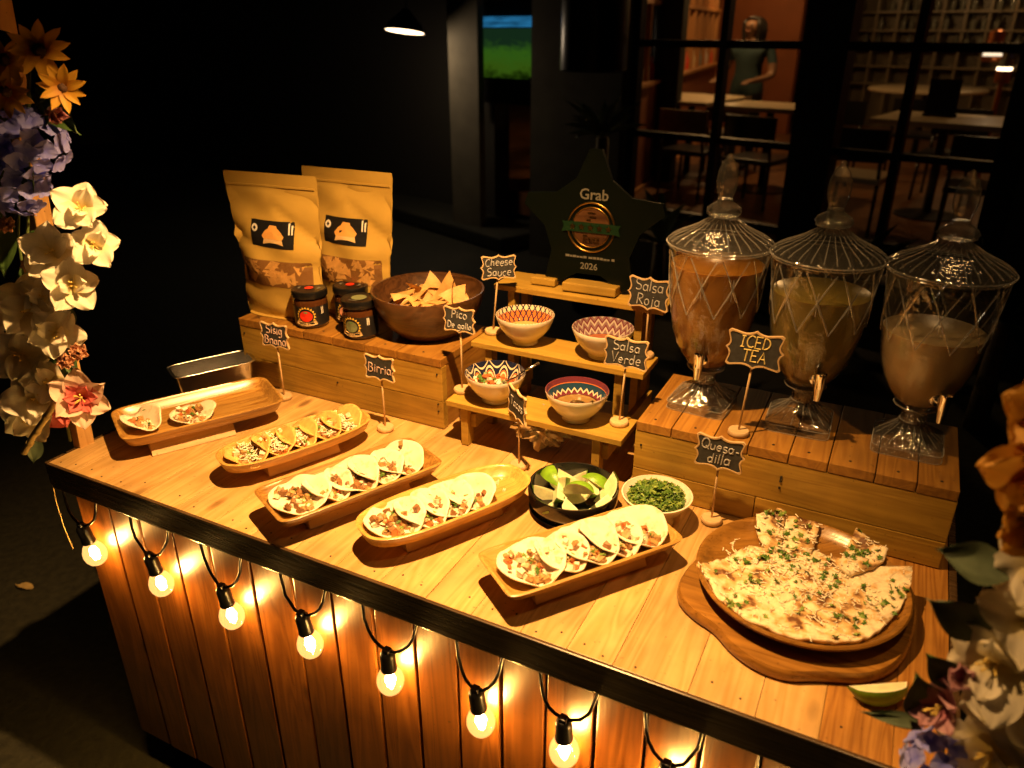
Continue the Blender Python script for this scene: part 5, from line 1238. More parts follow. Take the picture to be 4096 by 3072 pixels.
bloom('red_flower', LL(-1.430, .77, .455), face((-.1, -.95, .1), .6), [(6, (.030, .022, .25, .05, .2, .7), .6, 'red')], 'red', 'small dark red flower at the outer edge beside the leaves', 'flower', None, 63, 1.0)
for i, (p, lab) in enumerate([((-1.372, .755, .470), 'frilly coral blossom under the purple flowers'), ((-1.262, .745, .255), 'peach sprig of tiny blossoms beside the long leaf'), ((-1.305, .750, .232), 'dull coral blossom behind the peach sprig'), ((-1.335, .765, .405), 'brown-pink blossom behind the broad white flower')]):
    t = bloom('small_blossom', LL(*p), face((.4, -.85, .2)), [(9, (.016, .012, .3, .05, .4, .6), .5, 'peach'), (7, (.014, .011, .3, .1, .4, .6), 1.0, 'peach')], 'peach', lab, 'flower', 'small frilly blossoms', 70 + i, 1.15)
# leaves and stems of the garland
gl = empty('flower_garland', (-1.40, .82, TZ + .02)); tag(gl, 'green leaves and stems of the garland tied to the leaning post', 'garland')
GO = Vector((-1.40, .82, TZ + .02))
def leaf(par, org, loc, d, L, W, mat, seed, roll=0.0):
    me = petal_me(L, W, .12, .10, .10, seed, 1.15); me.name = 'leaf'
    y = Vector(d).normalized(); z = Vector((.6, -.7, .4)) if org.x < -1 else Vector((-.2, -.9, .5)); z = (z - y * z.dot(y)).normalized(); x = y.cross(z)
    m = Matrix((x, y, z)).transposed().to_4x4() @ Matrix.Rotation(roll, 4, 'Y')
    return put('leaf', me, mat, par, loc=Vector(loc) - org, rot=m.to_euler())
for i, (p, d, L, W, r, m_) in enumerate([((-1.30, .79, .47), (.35, 0, -1), .13, .05, .3, 'leafgreen'), ((-1.385, .785, .52), (-.25, 0, -1), .15, .055, -.4, 'leafgreen'), ((-1.31, .78, .545), (.8, -.1, .35), .10, .055, .3, 'leafgreen'), ((-1.25, .80, .655), (.9, 0, .1), .12, .06, .2, 'leafgreen'), ((-1.20, .80, .70), (.5, .1, -.5), .10, .05, .5, 'leafgreen'),
      ((-1.285, .77, .335), (.12, 0, -1), .12, .030, .5, 'leafgrey'), ((-1.31, .765, .30), (.25, -.1, -1), .13, .034, -.3, 'leafgreen'), ((-1.27, .77, .30), (.25, 0, .6), .06, .025, .0, 'leafgrey'), ((-1.35, .78, .26), (.2, -.1, -1), .16, .045, .2, 'leafgreen'), ((-1.47, .79, .03), (-.3, 0, -.6), .07, .035, .0, 'leafgrey'), ((-1.22, .80, .74), (-.6, .1, .2), .10, .045, .3, 'leafgreen'), ((-1.42, .79, .42), (-.5, 0, -.5), .10, .05, .2, 'leafgreen'), ((-1.355, .795, .40), (.15, -.05, -1), .17, .055, .1, 'leafgreen'), ((-1.365, .79, .27), (.1, -.05, -1), .16, .05, -.2, 'leafgrey'), ((-1.34, .79, .60), (.1, -.05, -1), .13, .055, .3, 'leafgreen'), ((-1.33, .79, .72), (.3, -.05, -1), .13, .05, .2, 'leafgreen')]):
    leaf(gl, GO, LL(*p), d, L, W, MT[m_], 300 + i, r)
def stem(par, org, pts, r, mat): b = B().tube([LL(*p) for p in pts], r, 7); b.v = [v - org for v in b.v]; return b.build('stem', mat, par, smooth=True)
stem(gl, GO, [(-1.36, .80, .05), (-1.34, .785, .25), (-1.325, .78, .45), (-1.25, .79, .62), (-1.2, .79, .74)], .003, MT['stem'])
stem(gl, GO, [(-1.36, .79, .10), (-1.38, .775, .30), (-1.35, .77, .45), (-1.3, .78, .56)], .0026, MT['stem'])
stem(gl, GO, [(-1.24, .80, .66), (-1.18, .79, .685), (-1.165, .785, .705), (-1.16, .78, .735)], .0012, MT['stem'])
stem(gl, GO, [(-1.36, .78, .17), (-1.31, .76, .17), (-1.29, .74, .165)], .0022, MT['stem'])
ds = B().tube([Lp(-1.245, .705, .190), Lp(-1.285, .703, .150), Lp(-1.325, .70, .112), Lp(-1.372, .698, .063)], [.0052, .0056, .0056, .0060], 9)
for k in (.25, .55, .8): 
    q = Lp(-1.245, .705, .190).lerp(Lp(-1.372, .698, .063), k); ds.tube([q + Vector((.003, 0, .003)), q - Vector((.003, 0, .003))], .0068, 9)
o = ds.build('dry_stick', MT['drystem'], None, smooth=True); tag(o, 'pale jointed dry stick hanging from the left garland', 'stick')
o = B().tube([Lp(-1.43, .765, -.03), Lp(-1.432, .76, -.10), Lp(-1.434, .762, -.17), Lp(-1.43, .765, -.22)], .0012, 6).build('raffia_strand', MT['drystem'], None, smooth=True); tag(o, 'thin dry strand hanging down at the corner of the cart', 'strand')
# right-hand garland, close to the camera and dim
gr = empty('flower_garland', (.21, .80, TZ)); tag(gr, 'dark leaves and stems of the garland on the right-hand post', 'garland'); GQ = Vector((.21, .80, TZ))
YG = (.048, .046, .10, .02, .14, .65)
for i, (p, d, s, lab) in enumerate([((.150, .75, .475), (-.3, -.8, .3), 1.0, 'upper orange-yellow ruffled flower on the right garland'), ((.158, .745, .420), (-.5, -.8, 0), 1.15, 'middle orange-yellow ruffled flower with red throat'), ((.170, .745, .372), (-.1, -.9, -.4), 1.0, 'lowest orange-yellow flower above the white ones'), ((.185, .76, .605), (-.2, -.8, .2), .8, 'orange flower beside the milky dispenser')]):
    bloom('orange_flower', Lp(*p), d, [(5, YG, .5, 'orange'), (3, YG, .9, 'orange')], 'orange', lab, 'flower', 'orange flowers of the right garland', 200 + i, s)
for i, (p, d, s, l, lab) in enumerate([((.182, .745, .318), (-.5, -.8, .1), 1.15, .3, 'white flower just below the orange ones'), ((.192, .74, .262), (-.3, -.9, .1), 1.2, .35, 'white flower between two grey-green leaves'), ((.170, .735, .205), (-.5, -.8, .2), 1.15, .4, 'large white flower above the mauve one'), ((.200, .735, .165), (-.2, -.9, .1), 1.2, .4, 'shaded white flower to the outside of the mauve one'), ((.192, .735, .095), (-.4, -.85, 0), 1.2, .35, 'white flower above the purple head of the right garland'), ((.225, .74, .055), (0, -.95, -.2), 1.2, .4, 'lowest white flower of the right garland')]):
    white(Lp(*p), d, 220 + i, lab, s, l)
bloom('mauve_flower', Lp(.138, .735, .130), (-.6, -.7, .3), [(6, (.036, .028, .2, .1, .2, .7), .45, 'mauve')], 'mauve', 'small mauve flower at the right edge of the table', 'flower', None, 231, 1.0, stamens=6)
bloom('mauve_flower', Lp(.150, .740, .175), (-.3, -.7, .5), [(5, (.030, .024, .3, .1, .2, .7), .9, 'mauve')], 'mauve', 'half closed mauve flower under the large white one', 'flower', None, 232, 1.0)
cluster(Lp(.148, .725, .060), (-.5, -.8, .2), 9, 'purple flower head beside the lime wedge corner of the table', 16, .034, .95)
for i, (p, d, L, W, r, m_) in enumerate([((.160, .75, .300), (-1, 0, .1), .070, .040, .3, 'leafgrey'), ((.165, .75, .225), (-.9, 0, .35), .075, .045, -.3, 'leafgrey'), ((.148, .74, .155), (-.7, 0, .6), .055, .032, 0, 'leafgreen'), ((.135, .74, .098), (-.45, 0, .9), .075, .045, .2, 'leafgreen'), ((.13, .735, .10), (-.9, -.1, -.1), .07, .016, .2, 'leafgrey'), ((.125, .735, .09), (-.95, -.1, .12), .06, .012, -.2, 'leafgrey'), ((.19, .75, -.02), (-.5, 0, -.8), .12, .07, .3, 'leafgreen'), ((.2, .76, .35), (-.6, 0, .5), .09, .05, .2, 'leafgreen'), ((.16, .735, .03), (-.2, 0, -.9), .05, .02, .2, 'leafgrey')]):
    leaf(gr, GQ, Lp(*p), d, L, W, MT[m_], 400 + i, r)
stem(gr, GQ, [(.17, .76, -.05), (.18, .755, .15), (.18, .755, .35), (.2, .765, .6)], .003, MT['stem'])
stem(gr, GQ, [(.16, .765, .02), (.140, .80, .18), (.155, .82, .32), (.175, .81, .45)], .0016, MT['blackplastic'])
# ------------------------------------------------------------------ the restaurant behind
FO = Vector((-1.796, 5.199)); FE = Vector((.97526, -.22106)); FN = Vector((.22106, .97526)); FA = math.atan2(FE.y, FE.x); IZ = .25
def F(s, off, z=0.0): q = FO + FE * s + FN * off; return Vector((q.x, q.y, z))
def fbox(s0, s1, o0, o1, z0, z1, name, mat, parent=None, ch=0.0):
    c = F((s0 + s1) / 2, (o0 + o1) / 2, (z0 + z1) / 2)
    if parent is not None: c = c - parent.location; 
    b = B().box((0, 0, 0), (s1 - s0, o1 - o0, z1 - z0), ch=ch)
    if parent is not None: 
        m = Matrix.Rotation(-parent.rotation_euler.z, 4, 'Z'); return b.build(name, mat, parent, loc=m @ c, rot=(0, 0, FA - parent.rotation_euler.z))
    return b.build(name, mat, None, loc=c, rot=(0, 0, FA))
MT['stucco'] = plain('grey_stucco', (.15, .13, .09), .85, var=.15, vscale=6, bump=.4, bscale=80); MT['darkwall'] = plain('dark_wall', (.03, .026, .02), .8)
MT['frame'] = plain('black_window_frame', (.012, .011, .010), .5); MT['orangewall'] = plain('burnt_orange_wall', (.26, .075, .018), .7, var=.12, vscale=3)
MT['partwood'] = wood('partition_wood', (.22, .07, .02), (.36, .13, .04), axis=0, rough=.45, knots=False, vary=.1); MT['tablecream'] = plain('cream_table_top', (.62, .50, .32), .35)
MT['chairblack'] = plain('black_chair', (.014, .012, .011), .3); MT['chairwood'] = wood('chair_wood', (.20, .10, .035), (.34, .19, .075), axis=0, rough=.45, knots=False)
MT['floorwood'] = wood('restaurant_floor', (.12, .05, .018), (.20, .09, .035), axis=1, rough=.35, knots=False); MT['teal'] = plain('teal_cloth', (.02, .045, .048), .8); MT['skin'] = plain('skin', (.20, .10, .05), .5, sss=.1); MT['hair'] = plain('dark_hair', (.012, .008, .005), .5)
MT['pane'] = clear('window_pane', (.93, .93, .92), 1.5, .02); MT['ceil'] = plain('dark_ceiling', (.03, .024, .018), .8)
MT['agave'] = plain('agave_leaf', (.34, .40, .25), .5, var=.25, vscale=12); MT['trim'] = plain('warm_trim', (.45, .20, .06), .5)
MT['shelf'] = plain('smoked_shelf', (.24, .19, .12), .3); MT['bglass'] = plain('bottle_glass', (.25, .26, .22), .08, coat=.5); MT['paper'] = plain('menu_paper', (.6, .5, .42), .6)
rb = empty('restaurant_building', F(0, 0, 0), rz=FA); tag(rb, 'restaurant front with grey pillars and a black-framed window wall', 'building')
fbox(-.80, -.03, 0, .10, 0, 3.3, 'pillar', MT['stucco'], rb); fbox(-1.67, -1.36, .05, .12, 0, 3.3, 'pillar', MT['stucco'], rb); fbox(2.34, 3.6, .02, .3, 0, 3.3, 'pillar', MT['stucco'], rb)
fbox(-9, -1.675, .6, .8, 0, 3.3, 'wall', MT['darkwall'], rb); fbox(-.02, 2.335, .02, .30, 0, IZ + .02, 'plinth', MT['stucco'], rb)
fbox(-1.355, -.805, 2.2, 2.3, 0, 3.3, 'wall', MT['darkwall'], rb)
fbox(-9, 4, .9, 9.5, IZ - .2, IZ, 'floor', MT['floorwood'], rb); fbox(-9, 4, .3, 9.5, 3.0, 3.1, 'ceiling', MT['ceil'], rb)
fbox(-6, -2.2, 8.2, 8.4, IZ, 3.0, 'back_wall', MT['orangewall'], rb); fbox(-2.19, 4, 8.9, 9.1, IZ, 3.0, 'back_wall', MT['darkwall'], rb); fbox(3.2, 3.3, .5, 9, IZ, 3, 'side_wall', MT['orangewall'], rb)
fbox(-2.6, -1.40, 6.6, 6.7, IZ, 3.0, 'wall_panel', MT['orangewall'], rb)
# window wall: uprights, rails, panes
fw = empty('window_frame', F(0, .1, IZ), rz=FA); tag(fw, 'black steel window grid of the restaurant with a thick middle post', 'window')
ups = [(-.02, .035), (.60, .645), (1.12, 1.37), (1.70, 1.745), (2.20, 2.335)]
for a, c in ups: fbox(a, c, .08, .15 if c - a < .2 else .22, IZ + .021, 3.0, 'upright', MT['frame'], fw)
rails = [(.44, .49), (.955, .995), (1.515, 1.56), (2.2, 2.25)]
gaps = [(.035, .60), (.645, 1.12), (1.37, 1.70), (1.745, 2.20)]
for a, c in gaps:
    zz = [IZ + .021] + [v for r in rails for v in r] + [3.0]
    for r0, r1 in rails: fbox(a, c, .09, .14, r0, r1, 'rail', MT['frame'], fw)
    for k in range(0, len(zz), 2): fbox(a, c, .112, .118, zz[k], zz[k + 1], 'pane', MT['pane'], fw)
# long partition with display openings
p0, p1 = F(-.75, 1.23), F(-2.35, 6.0); dd = (p1 - p0); PLn = dd.length; pa = math.atan2(dd.y, dd.x)
pt = empty('partition', (p0.x, p0.y, IZ), rz=pa); tag(pt, 'long orange-brown partition with lit shelf openings running into the restaurant', 'partition')
B().box((0, 0, 0), (PLn, .12, .86), ch=.004).build('lower_panel', MT['orangewall'], pt, loc=(PLn / 2, 0, .43 + .045)); B().box((0, 0, 0), (PLn, .20, .035), ch=.004).build('ledge', MT['trim'], pt, loc=(PLn / 2, 0, .925))
B().box((0, 0, 0), (PLn, .18, .04)).build('skirting', MT['trim'], pt, loc=(PLn / 2, 0, .02))
for k in range(11): B().box((0, 0, 0), (.05, .10, .62), ch=.002).build('divider', MT['trim'], pt, loc=(.1 + k * (PLn - .2) / 10, 0, .943 + .31))
B().box((0, 0, 0), (PLn, .12, .04)).build('top_rail', MT['trim'], pt, loc=(PLn / 2, 0, 1.585))
for k in range(11): B().box((0, 0, 0), (.03, .06, .8)).build('divider', MT['trim'], pt, loc=(.1 + k * (PLn - .2) / 10, 0, 2.006))
rg = random.Random(31)
for k in range(10):
    for q in range(2):
        c_ = Vector((.1 + (k + .3 + .4 * q) * (PLn - .2) / 10, 0, .9426)); w_ = pt.matrix_basis @ c_
        bt = empty('ledge_bottle', w_); tag(bt, 'small bottle on the ledge of the restaurant partition', 'bottle', 'bottles on the partition ledge')
        B().lathe([(0, 0), (.03, 0), (.032, .01), (.032, .11), (.012, .15), (.012, .19), (0, .19)], 14).build('bottle_body', [MT['bglass'], MT['paper'], MT['red_print'], MT['cream_print']][(k + q) % 4], bt, smooth=45); B().lathe([(0, .1905), (.013, .1905), (.013, .21), (0, .21)], 12).build('cap', MT['black'], bt)
# furniture
def rtable(s, off, L, W, label, round_=False, rz=0.0, h=.75, top='tablecream'):
    t = empty('restaurant_table', F(s, off, IZ), rz=FA + rz); tag(t, label, 'table', 'restaurant tables')
    if round_: B().lathe([(0, h - .035), (L / 2 - .01, h - .035), (L / 2, h - .025), (L / 2, h - .008), (L / 2 - .01, h), (0, h)], 48).build('table_top', MT[top], t, smooth=40)
    else: B().box((0, 0, 0), (L, W, .04), ch=.006).build('table_top', MT[top], t, loc=(0, 0, h - .02))
    B().tube([(0, 0, .03), (0, 0, h - .045)], .035, 14).build('pedestal', MT['chairblack'], t, smooth=True); B().lathe([(0, 0), (.24, 0), (.24, .012), (.05, .03), (0, .03)], 28).build('foot', MT['chairblack'], t, smooth=40)
    return t
def chair(s, off, rz, label, mat='chairblack', back='chairblack', seat='chairblack'):
    t = empty('restaurant_chair', F(s, off, IZ), rz=FA + rz); tag(t, label, 'chair', 'restaurant chairs'); t.scale = (1, 1, .86)
    B().box((0, 0, 0), (.44, .43, .05), ch=.012).build('seat', MT[seat], t, loc=(0, 0, .445))
    b = B(); n = 12; vs = []
    for j in range(2):
        for i in range(n + 1):
            a = -1 + 2 * i / n; vs += [Vector((a * .225, .20 - .035 * (1 - a * a) * -1, .60 + .26 * j)), Vector((a * .225, .222 + .035 * (1 - a * a), .60 + .26 * j))]
    m_ = 2 * (n + 1); fs = []
    for i in range(n):
        a, b2 = 2 * i, 2 * i + 2
        fs += [[a, b2, b2 + m_, a + m_], [a + 1, a + 1 + m_, b2 + 1 + m_, b2 + 1], [a + m_, b2 + m_, b2 + 1 + m_, a + 1 + m_], [a, a + 1, b2 + 1, b2]]
    fs += [[0, m_, m_ + 1, 1], [m_ - 2, m_ - 1, 2 * m_ - 1, 2 * m_ - 2]]; b.add(vs, fs).build('backrest', MT[back], t)
    for x in (-1, 1):
        B().tube([(x * .20, .20, 0), (x * .20, .19, .45), (x * .20, .225, .62)], .014, 8).build('leg', MT[mat], t, smooth=True); B().tube([(x * .20, -.19, 0), (x * .19, -.18, .42)], .014, 8).build('leg', MT[mat], t, smooth=True)
    return t
rtable(-.92, 2.75, .80, 1.0, 'cream dining table lit brightest, beside the partition'); rtable(.02, 2.45, .80, .62, 'cream dining table joined end to end with the brightest one')
chair(-.42, 1.85, R(180), 'wooden-backed chair drawn up to the brightest table', back='chairwood'); chair(-.66, 3.22, R(180), 'light wooden chair with its back towards the standing person', back='chairwood', seat='chairwood'); chair(.25, 1.75, R(175), 'black chair under the joined dining table'); chair(.35, 3.25, R(10), 'dark chair beyond the joined dining table', back='chairblack')
rtable(.55, 5.6, 1.25, 1.2, 'round pale table in front of the glass shelves', True); rtable(1.50, 2.25, .92, .80, 'beige rectangular table behind the right-hand panes')
chair(1.42, 3.05, R(0), 'black high-backed chair standing behind the beige table'); chair(.85, 4.3, R(178), 'black chair drawn up to the round table'); chair(1.15, 1.45, R(180), 'dark chair with pale seat before the beige table', seat='tablecream'); chair(1.95, 1.5, R(190), 'dark chair before the beige table beside the side wall')
bx2 = empty('menu_stand', F(1.42, 2.35, IZ + .75)); bx2.rotation_euler = (0, 0, FA + .2); tag(bx2, 'black upright menu stand on the beige table', 'menu stand')
B().box((0, 0, 0), (.22, .02, .25), rot=(R(-10), 0, 0), ch=.003).build('menu_board', MT['chairblack'], bx2, loc=(0, 0, .145)); B().box((0, 0, 0), (.24, .10, .02), ch=.003).build('stand_foot', MT['chairblack'], bx2, loc=(0, 0, .011))
# shelves with glasses
sh = empty('glass_shelf', F(-.35, 8.4, IZ), rz=FA); tag(sh, 'tall smoked shelving with rows of bottles and glasses at the back of the restaurant', 'shelf')
for k in range(8): B().box((0, 0, 0), (3.6, .34, .025)).build('shelf_board', MT['shelf'], sh, loc=(0, 0, .62 + .24 * k))
for k in range(13): B().box((0, 0, 0), (.03, .32, 2.0)).build('upright', MT['shelf'], sh, loc=(-1.75 + .2917 * k, .012, 1.1))
B().box((0, 0, 0), (3.6, .02, 2.2)).build('back_panel', MT['shelf'], sh, loc=(0, .185, 1.1))
gbase = None
for k in range(2, 7):
    for i in range(22):
        if rg.random() < .35: continue
        q = sh.location + Matrix.Rotation(FA, 3, 'Z') @ Vector((-1.6 + .15 * i + rg.uniform(-.02, .02), rg.uniform(-.08, .02), .633 + .24 * k))
        if gbase is None:
            o = B().lathe([(0, 0), (.03, 0), (.034, .02), (.036, .10), (.016, .14), (.014, .18), (0, .18)], 12).build('shelf_bottle', MT['bglass'], None, smooth=45); gbase = o
        else: o = gbase.copy(); COL.objects.link(o)
        o.location = q; tag(o, 'small glass bottle on the smoked shelves at the back', 'bottle', 'bottles on the back shelves')
# the standing person behind the chair
def person(loc, rz):
    t = empty('person', loc, rz=rz); tag(t, 'person with long dark hair and teal top standing behind the wooden chair', 'person')
    J = [(0, 0, .88, .135, .095), (0, .0, 1.02, .125, .09), (0, -.01, 1.16, .15, .105), (0, 0, 1.27, .155, .085), (0, 0, 1.325, .06, .055), (0, -.008, 1.365, .045, .047), (0, -.02, 1.415, .062, .072), (0, -.018, 1.47, .072, .085), (0, -.01, 1.53, .05, .06)]
    vs = [j[:3] for j in J]; rd = [j[3:] for j in J]; ed = [(i, i + 1) for i in range(8)]
    def chain(root, pts):
        k = root
        for p in pts: vs.append(p[:3]); rd.append((p[3], p[3])); ed.append((k, len(vs) - 1)); k = len(vs) - 1
    for s_ in (-1, 1):
        chain(3, [(s_ * .165, .01, 1.265, .055), (s_ * .215, .01, 1.10, .045), (s_ * .235, -.03, .985, .038), (s_ * .20, -.16, .955, .032), (s_ * .165, -.24, .94, .026), (s_ * .155, -.285, .935, .03)])
        for q in range(4): chain(len(vs) - 1 - (3 * q), [(s_ * (.175 - .014 * q), -.315, .932, .010), (s_ * (.176 - .014 * q), -.338 - .006 * (q in (1, 2)), .922, .009), (s_ * (.176 - .014 * q), -.352 - .008 * (q in (1, 2)), .908, .008)])
        chain(len(vs) - 13, [(s_ * .128, -.285, .93, .011), (s_ * .118, -.31, .922, .010)])
        chain(0, [(s_ * .085, 0, .78, .085), (s_ * .09, -.01, .46, .062), (s_ * .09, .01, .24, .050), (s_ * .09, .02, .07, .036), (s_ * .095, -.07, .035, .034), (s_ * .10, -.13, .028, .026)])
    me = bpy.data.meshes.new('body'); me.from_pydata(vs, ed, []); o = bpy.data.objects.new('body', me); COL.objects.link(o)
    sk = o.modifiers.new('skin', 'SKIN'); o.modifiers.new('sub', 'SUBSURF').levels = 1
    for i, v in enumerate(me.skin_vertices[0].data): v.radius = rd[i]; v.use_root = (i == 0)
    dg = bpy.context.evaluated_depsgraph_get(); m2 = bpy.data.meshes.new_from_object(o.evaluated_get(dg)); bpy.data.objects.remove(o)
    m2.materials.clear()
    for m_ in (MT['teal'], MT['skin'], MT['chairblack']): m2.materials.append(m_)
    for p in m2.polygons:
        c = p.center; p.use_smooth = True
        p.material_index = 1 if (c.z > 1.315 or (abs(c.x) > .17 and c.z < 1.12 and c.z > .9) or (c.y < -.12 and c.z > .85)) else 0 if c.z > .80 else 2
        if c.z < .09: p.material_index = 2
    put('body', m2, [], t)
    B().lathe([(0, 0), (.010, .004), (.012, .012), (.007, .03), (0, .034)], 10).build('nose', MT['skin'], t, loc=(0, -.098, 1.452), smooth=True)
    for s_ in (-1, 1): B().lathe([(0, -.004), (.010, -.003), (.013, 0), (.010, .003), (0, .004)], 12).xf(Matrix.Rotation(R(90), 4, 'X')).build('eye', MT['hair'], t, loc=(s_ * .028, -.093, 1.478), smooth=True)
    B().box((0, 0, 0), (.034, .006, .008), ch=.002).build('mouth', MT['peach_print'], t, loc=(0, -.092, 1.425))
    bm = bmesh.new(); bmesh.ops.create_uvsphere(bm, u_segments=28, v_segments=22, radius=1)
    for v in bm.verts:
        x, y, z = v.co; w_ = 1 + .04 * math.sin(9 * x + 4 * z) 
        v.co = Vector((x * .104 * w_ * (1 + .35 * max(0, -z)), (y * .105 + .012 + .03 * max(0, -z)), 1.472 + z * (.092 if z > 0 else .27)))
        if v.co.y < -.045 and v.co.z < 1.535 and abs(v.co.x) < .055: v.co.y = -.03; v.co.x *= 1.2
    hm = bpy.data.meshes.new('hair'); bm.to_mesh(hm); bm.free(); hm.polygons.foreach_set('use_smooth', [True] * len(hm.polygons)); put('hair', hm, MT['hair'], t)
    return t
pp = F(-.70, 3.5, IZ + .0); pq = person(pp, FA + R(-6)); pq.scale = (1.2, 1.1, .95)
# lit sconce and lamp inside on the right, lamps under the ceiling
MT['sconce'] = emitter('sconce_glow', (1, .72, .42), 7); MT['copper'] = plain('copper_shade', (.45, .14, .04), .3, metal=.6); MT['roomlamp'] = emitter('room_lamp_glow', (1, .6, .25), 12)
def lamp_at(name, loc, label, group, power, col=(1, .55, .2), r=.10, drop=.9, glow='roomlamp', bodymat='copper'):
    t = empty(name, loc); tag(t, label, 'lamp', group)
    B().lathe([(.02, .16), (.03, .155), (.05, .13), (r * .8, .06), (r, 0), (r - .005, 0), (r * .76, .055), (.045, .12), (.02, .14)], 32).build('lamp_shade', MT[bodymat], t, smooth=45)
    B().lathe([(0, .003), (r * .95, .003), (r * .95, .007), (0, .007)], 28).build('diffuser', MT[glow], t); B().tube([(0, 0, .15), (0, 0, drop)], .005, 6).build('cord', MT['blackplastic'], t)
    if power:
        ld = bpy.data.lights.new(name + '_light', 'POINT'); ld.energy = power; ld.color = col; ld.shadow_soft_size = .08; lo = bpy.data.objects.new(name + '_light', ld); COL.objects.link(lo); lo.parent = t; lo.location = (0, 0, -.04)
    return t
lamp_at('ceiling_lamp', F(-.7, 3.0, 2.45), 'copper pendant over the brightest dining table', 'pendants inside the restaurant', 60, drop=.55)
lamp_at('ceiling_lamp', F(-1.75, 5.4, 2.45), 'copper pendant over the far end of the partition', 'pendants inside the restaurant', 24, drop=.55)
lamp_at('ceiling_lamp', F(1.5, 4.2, 2.45), 'copper pendant over the round table', 'pendants inside the restaurant', 12, drop=.55)
lamp_at('ceiling_lamp', F(.9, 7.4, 2.5), 'copper pendant in front of the smoked shelves', 'pendants inside the restaurant', 8, drop=.5)
wl_ = empty('wall_sconce', F(1.62, 3.4, 1.20)); tag(wl_, 'glowing band lamp on a copper column behind the right-hand pane', 'lamp')
B().lathe([(0, 0), (.055, 0), (.06, .01), (.06, .10), (0, .10)], 24).build('sconce_body', MT['copper'], wl_, smooth=40); B().lathe([(.058, .1005), (.058, .125), (0, .125)], 24).build('glow_band', MT['sconce'], wl_, smooth=40); B().lathe([(0, .1255), (.055, .1255), (.05, .19), (0, .19)], 24).build('sconce_cap', MT['bglass'], wl_, smooth=40); B().tube([(0, 0, -.94), (0, 0, -.001)], .02, 10).build('column', MT['copper'], wl_)
ln = empty('hanging_lantern', F(1.47, 3.6, 1.36)); tag(ln, 'copper lantern with a bright white belly hanging behind the right-hand panes', 'lamp')
B().lathe([(0, 0), (.07, 0), (.085, .02), (.085, .045), (0, .045)], 24).build('lantern_base', MT['copper'], ln, smooth=40); B().lathe([(.075, .0455), (.07, .09), (.06, .13), (.05, .14), (0, .14)], 24).build('lantern_glow', emitter('lantern_light', (1, .75, .5), 1.6), ln, smooth=40); B().lathe([(.066, .1405), (.06, .24), (.02, .26), (0, .26)], 24).build('lantern_hood', MT['copper'], ln, smooth=40); B().tube([(0, 0, .255), (0, 0, 1.55)], .006, 6).build('chain', MT['chairblack'], ln)
# pendant outside, black hanging cylinder, lit garden screen in the gap
lamp_at('street_pendant', F(-1.83, -.25, 1.60), 'black bell-shaped pendant with a glowing white mouth hanging in the dark', None, 8, (1, .75, .5), r=.155, drop=1.4, glow='pendantglow' if False else 'sconce', bodymat='chairblack').rotation_euler = (R(-9) * math.cos(FA), R(-9) * math.sin(FA), 0)
o = B().lathe([(0, 0), (.19, 0), (.205, .01), (.205, 1.2), (.19, 1.21), (0, 1.21)], 48).build('hanging_cylinder', MT['chairblack'], None, smooth=40, loc=F(.02, -.42, 1.385)); tag(o, 'large black cylinder lamp hanging unlit before the grey pillar', 'lamp')
sc = empty('garden_screen', F(-1.33, .34, 1.245), rz=FA); tag(sc, 'lit panel showing green foliage under a blue strip, in the dark gap between pillars', 'screen')
def scrmat():
    m, n, p = newmat('lit_green_screen'); L = n.links.new; n.nodes.remove(p); tc = N(n, 'ShaderNodeTexCoord'); sp = N(n, 'ShaderNodeSeparateXYZ'); L(tc.outputs['Generated'], sp.inputs[0])
    ns = N(n, 'ShaderNodeTexNoise'); ns.inputs['Scale'].default_value = 8; ns.inputs['Detail'].default_value = 6; ns.inputs['Distortion'].default_value = 1.2; L(tc.outputs['Generated'], ns.inputs['Vector'])
    ad = N(n, 'ShaderNodeMath', operation='MULTIPLY_ADD'); L(ns.outputs[0], ad.inputs[0]); ad.inputs[1].default_value = .5; L(sp.outputs[2], ad.inputs[2])
    r = N(n, 'ShaderNodeValToRGB'); e = r.color_ramp.elements; e[0].position = .22; e[0].color = (.001, .002, 0, 1); e[1].position = 1.15 if False else 1.0; e[1].color = (.006, .02, .008, 1); x = e.new(.45); x.color = (.03, .075, .004, 1); x = e.new(.75); x.color = (.025, .085, .006, 1); L(ad.outputs[0], r.inputs[0])
    em = N(n, 'ShaderNodeEmission'); L(r.outputs[0], em.inputs[0]); em.inputs[1].default_value = 1.0; L(em.outputs[0], n.nodes['Material Output'].inputs[0]); return m
def bluemat():
    m = emitter('blue_strip_glow', (.02, .16, .34), 1.0); n = m.node_tree; e = [q for q in n.nodes if q.type == 'EMISSION'][0]; tc = N(n, 'ShaderNodeTexCoord'); ns = N(n, 'ShaderNodeTexNoise'); ns.inputs['Scale'].default_value = 4; ns.inputs['Detail'].default_value = 4; n.links.new(tc.outputs['Generated'], ns.inputs['Vector'])
    r = N(n, 'ShaderNodeValToRGB'); r.color_ramp.elements[0].position = .3; r.color_ramp.elements[0].color = (.003, .03, .07, 1); r.color_ramp.elements[1].position = .7; r.color_ramp.elements[1].color = (.02, .17, .36, 1); n.links.new(ns.outputs[0], r.inputs[0]); n.links.new(r.outputs[0], e.inputs[0]); return m
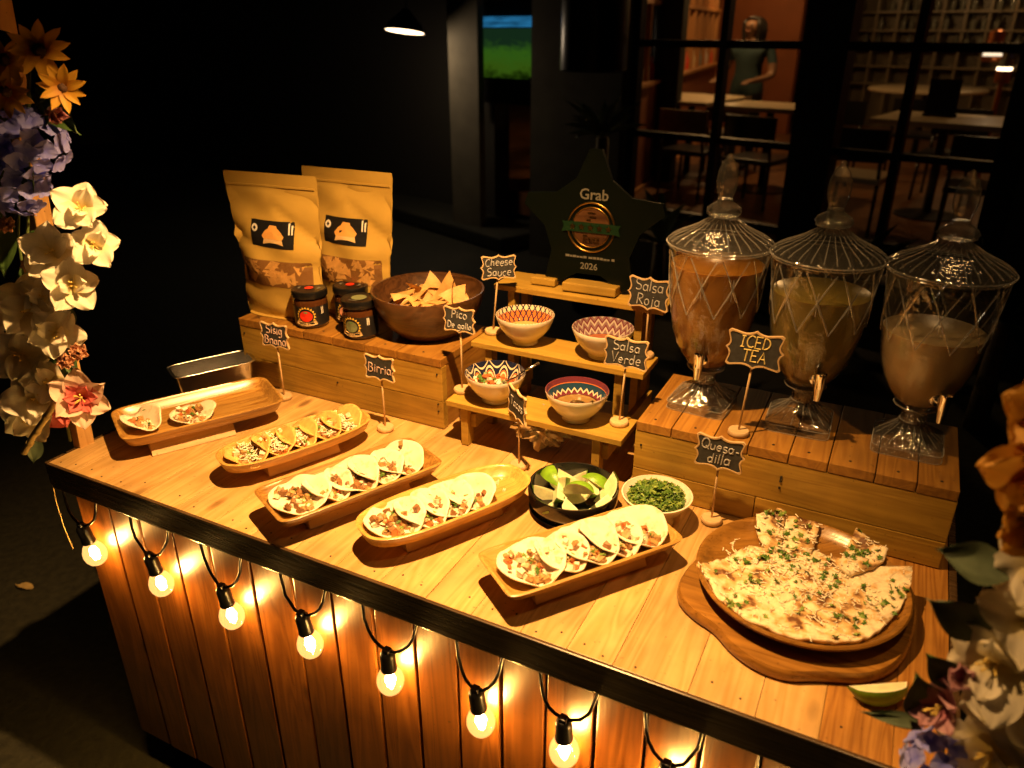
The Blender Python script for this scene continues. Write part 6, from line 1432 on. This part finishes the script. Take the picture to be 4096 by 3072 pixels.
B().box((0, 0, 0), (.75, .02, .36)).build('picture', scrmat(), sc, loc=(0, 0, .20)); B().box((0, -.004, 0), (.75, .02, .075)).build('blue_strip', bluemat(), sc, loc=(0, 0, .425)); B().box((0, .03, 0), (.85, .03, .75)).build('casing', MT['chairblack'], sc, loc=(0, 0, .2))
# spiky pot plant before the pillar, low plants by the window
def agave(s, off, z, n, L, seed, label, mat='agave', pot=True):
    rg = random.Random(seed); t = empty('spiky_plant', F(s, off, 0)); tag(t, label, 'plant', 'plants before the restaurant')
    B().tube([(0, 0, .0), (0, 0, z)], [.05, .035], 10).build('trunk', MT['drystem'], t, smooth=True)
    if pot: B().lathe([(0, 0), (.14, 0), (.19, .30), (.20, .34), (.18, .34), (.17, .30), (0, .29)], 28).build('pot', MT['darkwall'], t, smooth=40)
    for k in range(n):
        a = 2.4 * k; el = rg.uniform(.15, 1.1); ll = L * rg.uniform(.7, 1.1); me = petal_me(ll, ll * .20, .5, -.28 * (1.2 - el), .03, seed * 50 + k, 1.0, nu=4, nv=7); me.name = 'leaf'
        o = put('leaf', me, MT[mat], t, loc=(0, 0, z)); o.rotation_euler = (Matrix.Rotation(a, 4, 'Z') @ Matrix.Rotation(el, 4, 'X')).to_euler()
    return t
agave(.33, -.75, 1.05, 24, .30, 3, 'tall spiky rosette plant in front of the grey pillar'); agave(.62, -.5, .42, 14, .38, 4, 'low spiky plant in front of the left window panes', pot=False); agave(1.75, -.6, .38, 16, .42, 5, 'low dark spiky plant in front of the right window panes', 'leafgreen', False); agave(1.2, -.9, .25, 14, .36, 6, 'low spiky plant in front of the thick window post', 'leafgreen', False); agave(2.55, -1.0, .5, 14, .45, 7, 'broad-leaved dark plant at the end of the window wall', 'leafgreen', False)
# stone kerb in the dark, fallen leaf by the cart
o = B().box((0, 0, 0), (2.3, .5, .12), ch=.02).build('kerb', MT['ground'], None, loc=(-3.75, 5.95, .0605), rot=(0, 0, R(-22))); tag(o, kind='structure')
me = petal_me(.06, .03, .3, .1, .3, 77); me.name = 'fallen_leaf'; o = put('fallen_leaf', me, MT['drystem'], None, loc=(-2.25, 1.05, .004), rot=(0, 0, 1.9)); tag(o, 'dry brown leaf lying on the ground beside the cart', 'leaf')
